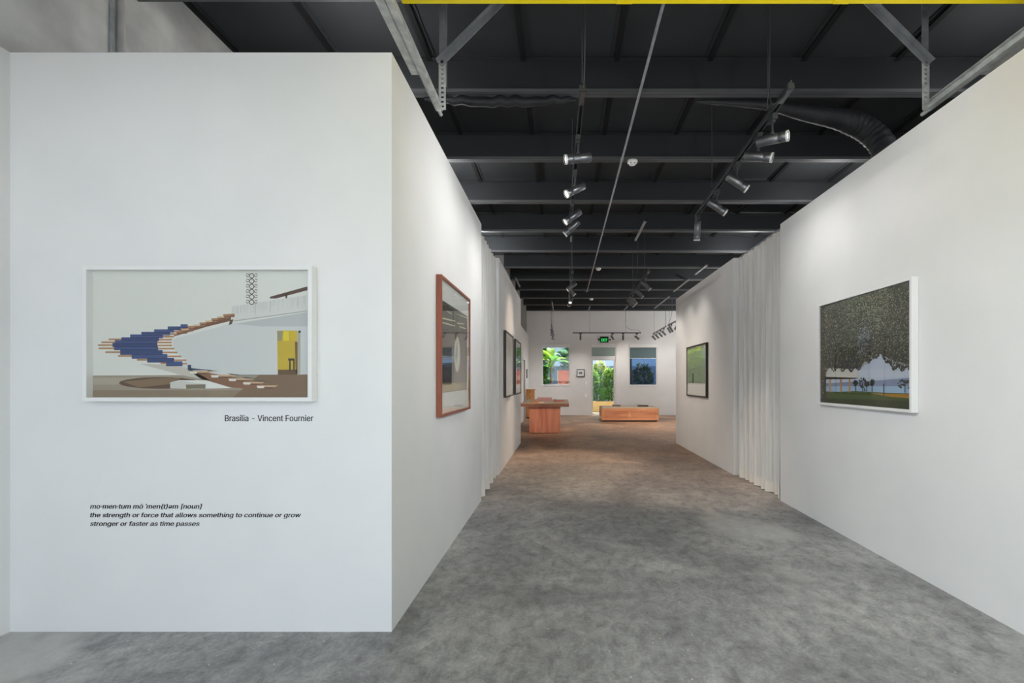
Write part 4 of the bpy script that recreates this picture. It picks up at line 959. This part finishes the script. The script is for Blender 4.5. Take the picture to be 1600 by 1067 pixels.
def leafmat(n_, c1, c2):
    m = noisy(n_, c1, c2, 9, .45); nt = m.node_tree; n = nt.nodes; b = n['Principled BSDF']; cr_ = b.inputs['Base Color'].links[0].from_socket
    t = n.new('ShaderNodeBsdfTranslucent'); nt.links.new(cr_, t.inputs[0]); x = n.new('ShaderNodeMixShader'); x.inputs[0].default_value = .45
    nt.links.new(b.outputs[0], x.inputs[1]); nt.links.new(t.outputs[0], x.inputs[2]); nt.links.new(x.outputs[0], n['Material Output'].inputs[0]); return m
LM = [leafmat('leaf_deep', (54, 108, 46), (80, 140, 58)), leafmat('leaf_mid', (96, 164, 62), (130, 192, 80)), leafmat('leaf_light', (150, 192, 70), (190, 214, 96)), leafmat('leaf_glossy', (110, 150, 120), (140, 176, 150)), leafmat('leaf_dark', (26, 52, 36), (38, 70, 46)), leafmat('leaf_gold', (214, 206, 104), (226, 216, 120))]
def leaf(m, p, d, L, w, mi, droop=.3, up=Vector((0, 0, 1))):
    d = d.normalized(); s = d.cross(up)
    if s.length < .05: s = Vector((1, 0, 0))
    s.normalize(); n = s.cross(d); p = Vector(p)
    a = p; b = p + d * L * .45 + n * 0; c = p + d * L - n * L * droop; c.z = max(c.z, .40)
    m.quad([a, b + s * w, c, b - s * w], mi)
def shrub(name, lab, cx, cy, z0, rx, ry, h, n, size, mats, group=None, weights=None, tip=None):
    r = thing(name, lab, 'shrub', (cx, cy, z0), group); m = MB(); rnd = random.Random(hash(lab) % 1000 if False else int(cx * 1000) & 1023)
    for k in range(n):
        t = rnd.random() ** .8; a = rnd.uniform(0, 6.283); rr = math.sqrt(rnd.random())
        prof = (1 - .55 * t ** 3)
        p = Vector((cx + rx * rr * prof * math.cos(a), cy + ry * rr * prof * math.sin(a), z0 + .03 + h * t * (1 - .18 * rr * rr)))
        d = Vector((math.cos(a) * .7 + rnd.uniform(-.6, .6), math.sin(a) * .7 + rnd.uniform(-.6, .6) - .3, rnd.uniform(-.2, .9)))
        mi = rnd.choices(range(len(mats)), weights)[0]
        if tip is not None and t > .86 and rnd.random() < .6: mi = tip
        leaf(m, p, d, size * rnd.uniform(.7, 1.3), size * .22 * rnd.uniform(.8, 1.2), mi, rnd.uniform(.0, .4))
    m.build('foliage', mats, r)
    for k in range(5):
        a = k * 1.26; MB().tube([(cx + .08 * math.cos(a), cy + .08 * math.sin(a), z0), (cx + rx * .5 * math.cos(a), cy + ry * .5 * math.sin(a), z0 + h * .75)], [.014, .006], 6).build('stem', M['stem'], r)
    return r
M['stem'] = mat('brown_stem', (96, 76, 52), .8)
shrub('hedge_shrub', 'bright green shrub filling the left side of the back door glass', 1.15, 21.6, .36, .42, .3, 1.55, 1500, .17, [LM[0], LM[1], LM[2], LM[3]], 'hedge shrubs behind the back door', (2.5, 5, 1.6, 2), 2)
shrub('hedge_shrub', 'bright green shrub filling the right side of the back door glass', 2.12, 21.6, .36, .44, .3, 1.50, 1500, .17, [LM[0], LM[1], LM[2], LM[3]], 'hedge shrubs behind the back door', (2.5, 5, 1.8, 2), 2)
shrub('hedge_shrub', 'yellow-tipped shrub rising in the middle of the back door glass', 1.66, 22.4, .36, .52, .28, 1.85, 900, .20, [LM[1], LM[2], LM[5], LM[3]], 'hedge shrubs behind the back door', (2, 3, 1, 1), 2)
bl = thing('broad_leaf_plant', 'broad heart-shaped green leaf low in front of the hedge', 'plant', (1.72, 21.15, .36))
m = MB(); c0 = Vector((1.72, 21.12, .98)); pts = [(a_ * .62, b_) for a_, b_ in [(0, .02), (.16, .06), (.24, -.06), (.2, -.28), (.08, -.5), (0, -.62), (-.08, -.5), (-.2, -.28), (-.24, -.06), (-.16, .06)]]
for i in range(10):
    j = (i + 1) % 10; m.quad([c0 + Vector((0, -.03, -.2)), c0 + Vector((pts[i][0], -.02 - .1 * abs(pts[i][1]), pts[i][1])), c0 + Vector((pts[j][0], -.02 - .1 * abs(pts[j][1]), pts[j][1]))])
m.build('leaf', LM[0], bl)
MB().tube([(1.72, 21.15, .36), (1.72, 21.2, .7), (1.72, 21.13, 1.05)], .015, 6).build('stem', LM[1], bl)
shrub('bush', 'dark green bush outside the blue-tinted right window', 3.62, 22.2, .36, .62, .5, 1.72, 1100, .20, [LM[4], LM[0], LM[4]], None, (4, 2, 3))
pc = MB().box(2.86, 3.06, 21.6, 21.8, .34, 2.35).build('garden_post', mat('dark_timber', (52, 42, 40), .8)); tag(origin(pc, (2.96, 21.7, .34)), 'dark post at the left edge of the right window view', 'post')
# banana plants
def banana(cx, cy, z0, h, lab, seed, mats, n=8):
    rnd = random.Random(seed); r = thing('banana_plant', lab, 'plant', (cx, cy, z0), 'banana plants outside the left window')
    MB().tube([(cx, cy, z0), (cx + .02, cy, z0 + h * .5), (cx, cy, z0 + h)], [.07, .055, .03], 10).build('stem', mats[-1], r)
    for k in range(n):
        a = rnd.uniform(0, 6.283); L = rnd.uniform(.9, 1.35); el = rnd.uniform(.55, 1.25); w = rnd.uniform(.15, .23)
        d = Vector((math.cos(a), math.sin(a) * .6, 0)); pts = []; S = 12
        for i in range(S + 1):
            t = i / S; x = t * L * math.cos(el) * (1 + .3 * t); z = t * L * math.sin(el) - 1.0 * t * t * L * .55
            pts.append(Vector((cx, cy, z0 + h * rnd.choice((1,)) - .25 + .05 * k)) + d * x + Vector((0, 0, z)))
        sdv = Vector((-d.y, d.x, 0)).normalized() if d.length > .01 else Vector((1, 0, 0)); m = MB()
        face = Vector((.8, -.2, 0)).normalized(); sdv = (sdv + face * .5).normalized()
        for i in range(S):
            def wd(t): return w * math.sin(math.pi * min(1, .12 + .88 * t)) ** .6 if t < 1 else .0
            w0, w1 = wd(i / S), wd((i + 1) / S); dz = Vector((0, 0, .05))
            m.quad([pts[i], pts[i] + sdv * w0 + dz, pts[i + 1] + sdv * w1 + dz, pts[i + 1]]); m.quad([pts[i], pts[i + 1], pts[i + 1] - sdv * w1 + dz, pts[i] - sdv * w0 + dz])
        m.build('leaf', mats[k % (len(mats) - 1)], r)
banana(-.55, 21.4, .36, 1.75, 'tall banana plant with yellow-green leaves outside the left window', 4, [LM[2], LM[1], LM[2], M['stem']], 10)
banana(-.95, 22.1, .36, 1.3, 'darker banana plant at the left edge of the left window', 11, [LM[0], LM[4], LM[1], LM[1]], 9)
banana(.1, 22.6, .36, 1.9, 'bluish banana plant at the back, right half of the left window', 21, [LM[3], LM[0], LM[3], LM[0]], 9)
shrub('tall_shrub', 'tall leafy green shrub at the back of the left window view', -1.35, 23.3, .36, .62, .4, 3.3, 1300, .34, [LM[1], LM[0], LM[2]], None, (3, 3, 1))
shrub('tall_shrub', 'tall bluish-green shrub at the back, right half of the left window view', .5, 23.4, .36, .55, .4, 3.2, 1000, .34, [LM[3], LM[0], LM[1]], None, (3, 2, 1))
sg = thing('coral_sign', 'coral-red painted board standing outside the left window', 'sign', (.12, 20.4, 0))
a = onY(20.4, 872, 602); b = onY(20.4, 892, 578.5)
MB().box(a[0], b[0] + .1, 20.4, 20.44, .9, b[2]).build('board', noisy('coral_paint', (236, 112, 92), (240, 150, 128), 4, .6), sg)
MB().box(a[0] - .045, a[0], 20.395, 20.445, .9, b[2]).build('edge_strip', mat('pale_teal', (180, 214, 210), .6), sg)
MB().box(a[0] - .045, b[0] + .1, 20.395, 20.445, b[2], b[2] + .12).build('top_strip', noisy('blue_grey_stripe', (112, 140, 176), (70, 84, 96), 6, .6), sg)
for x in (a[0] + .05, b[0] + .02): MB().box(x - .02, x + .02, 20.41, 20.43, -.02, .9).build('leg', M['galvd'], sg)
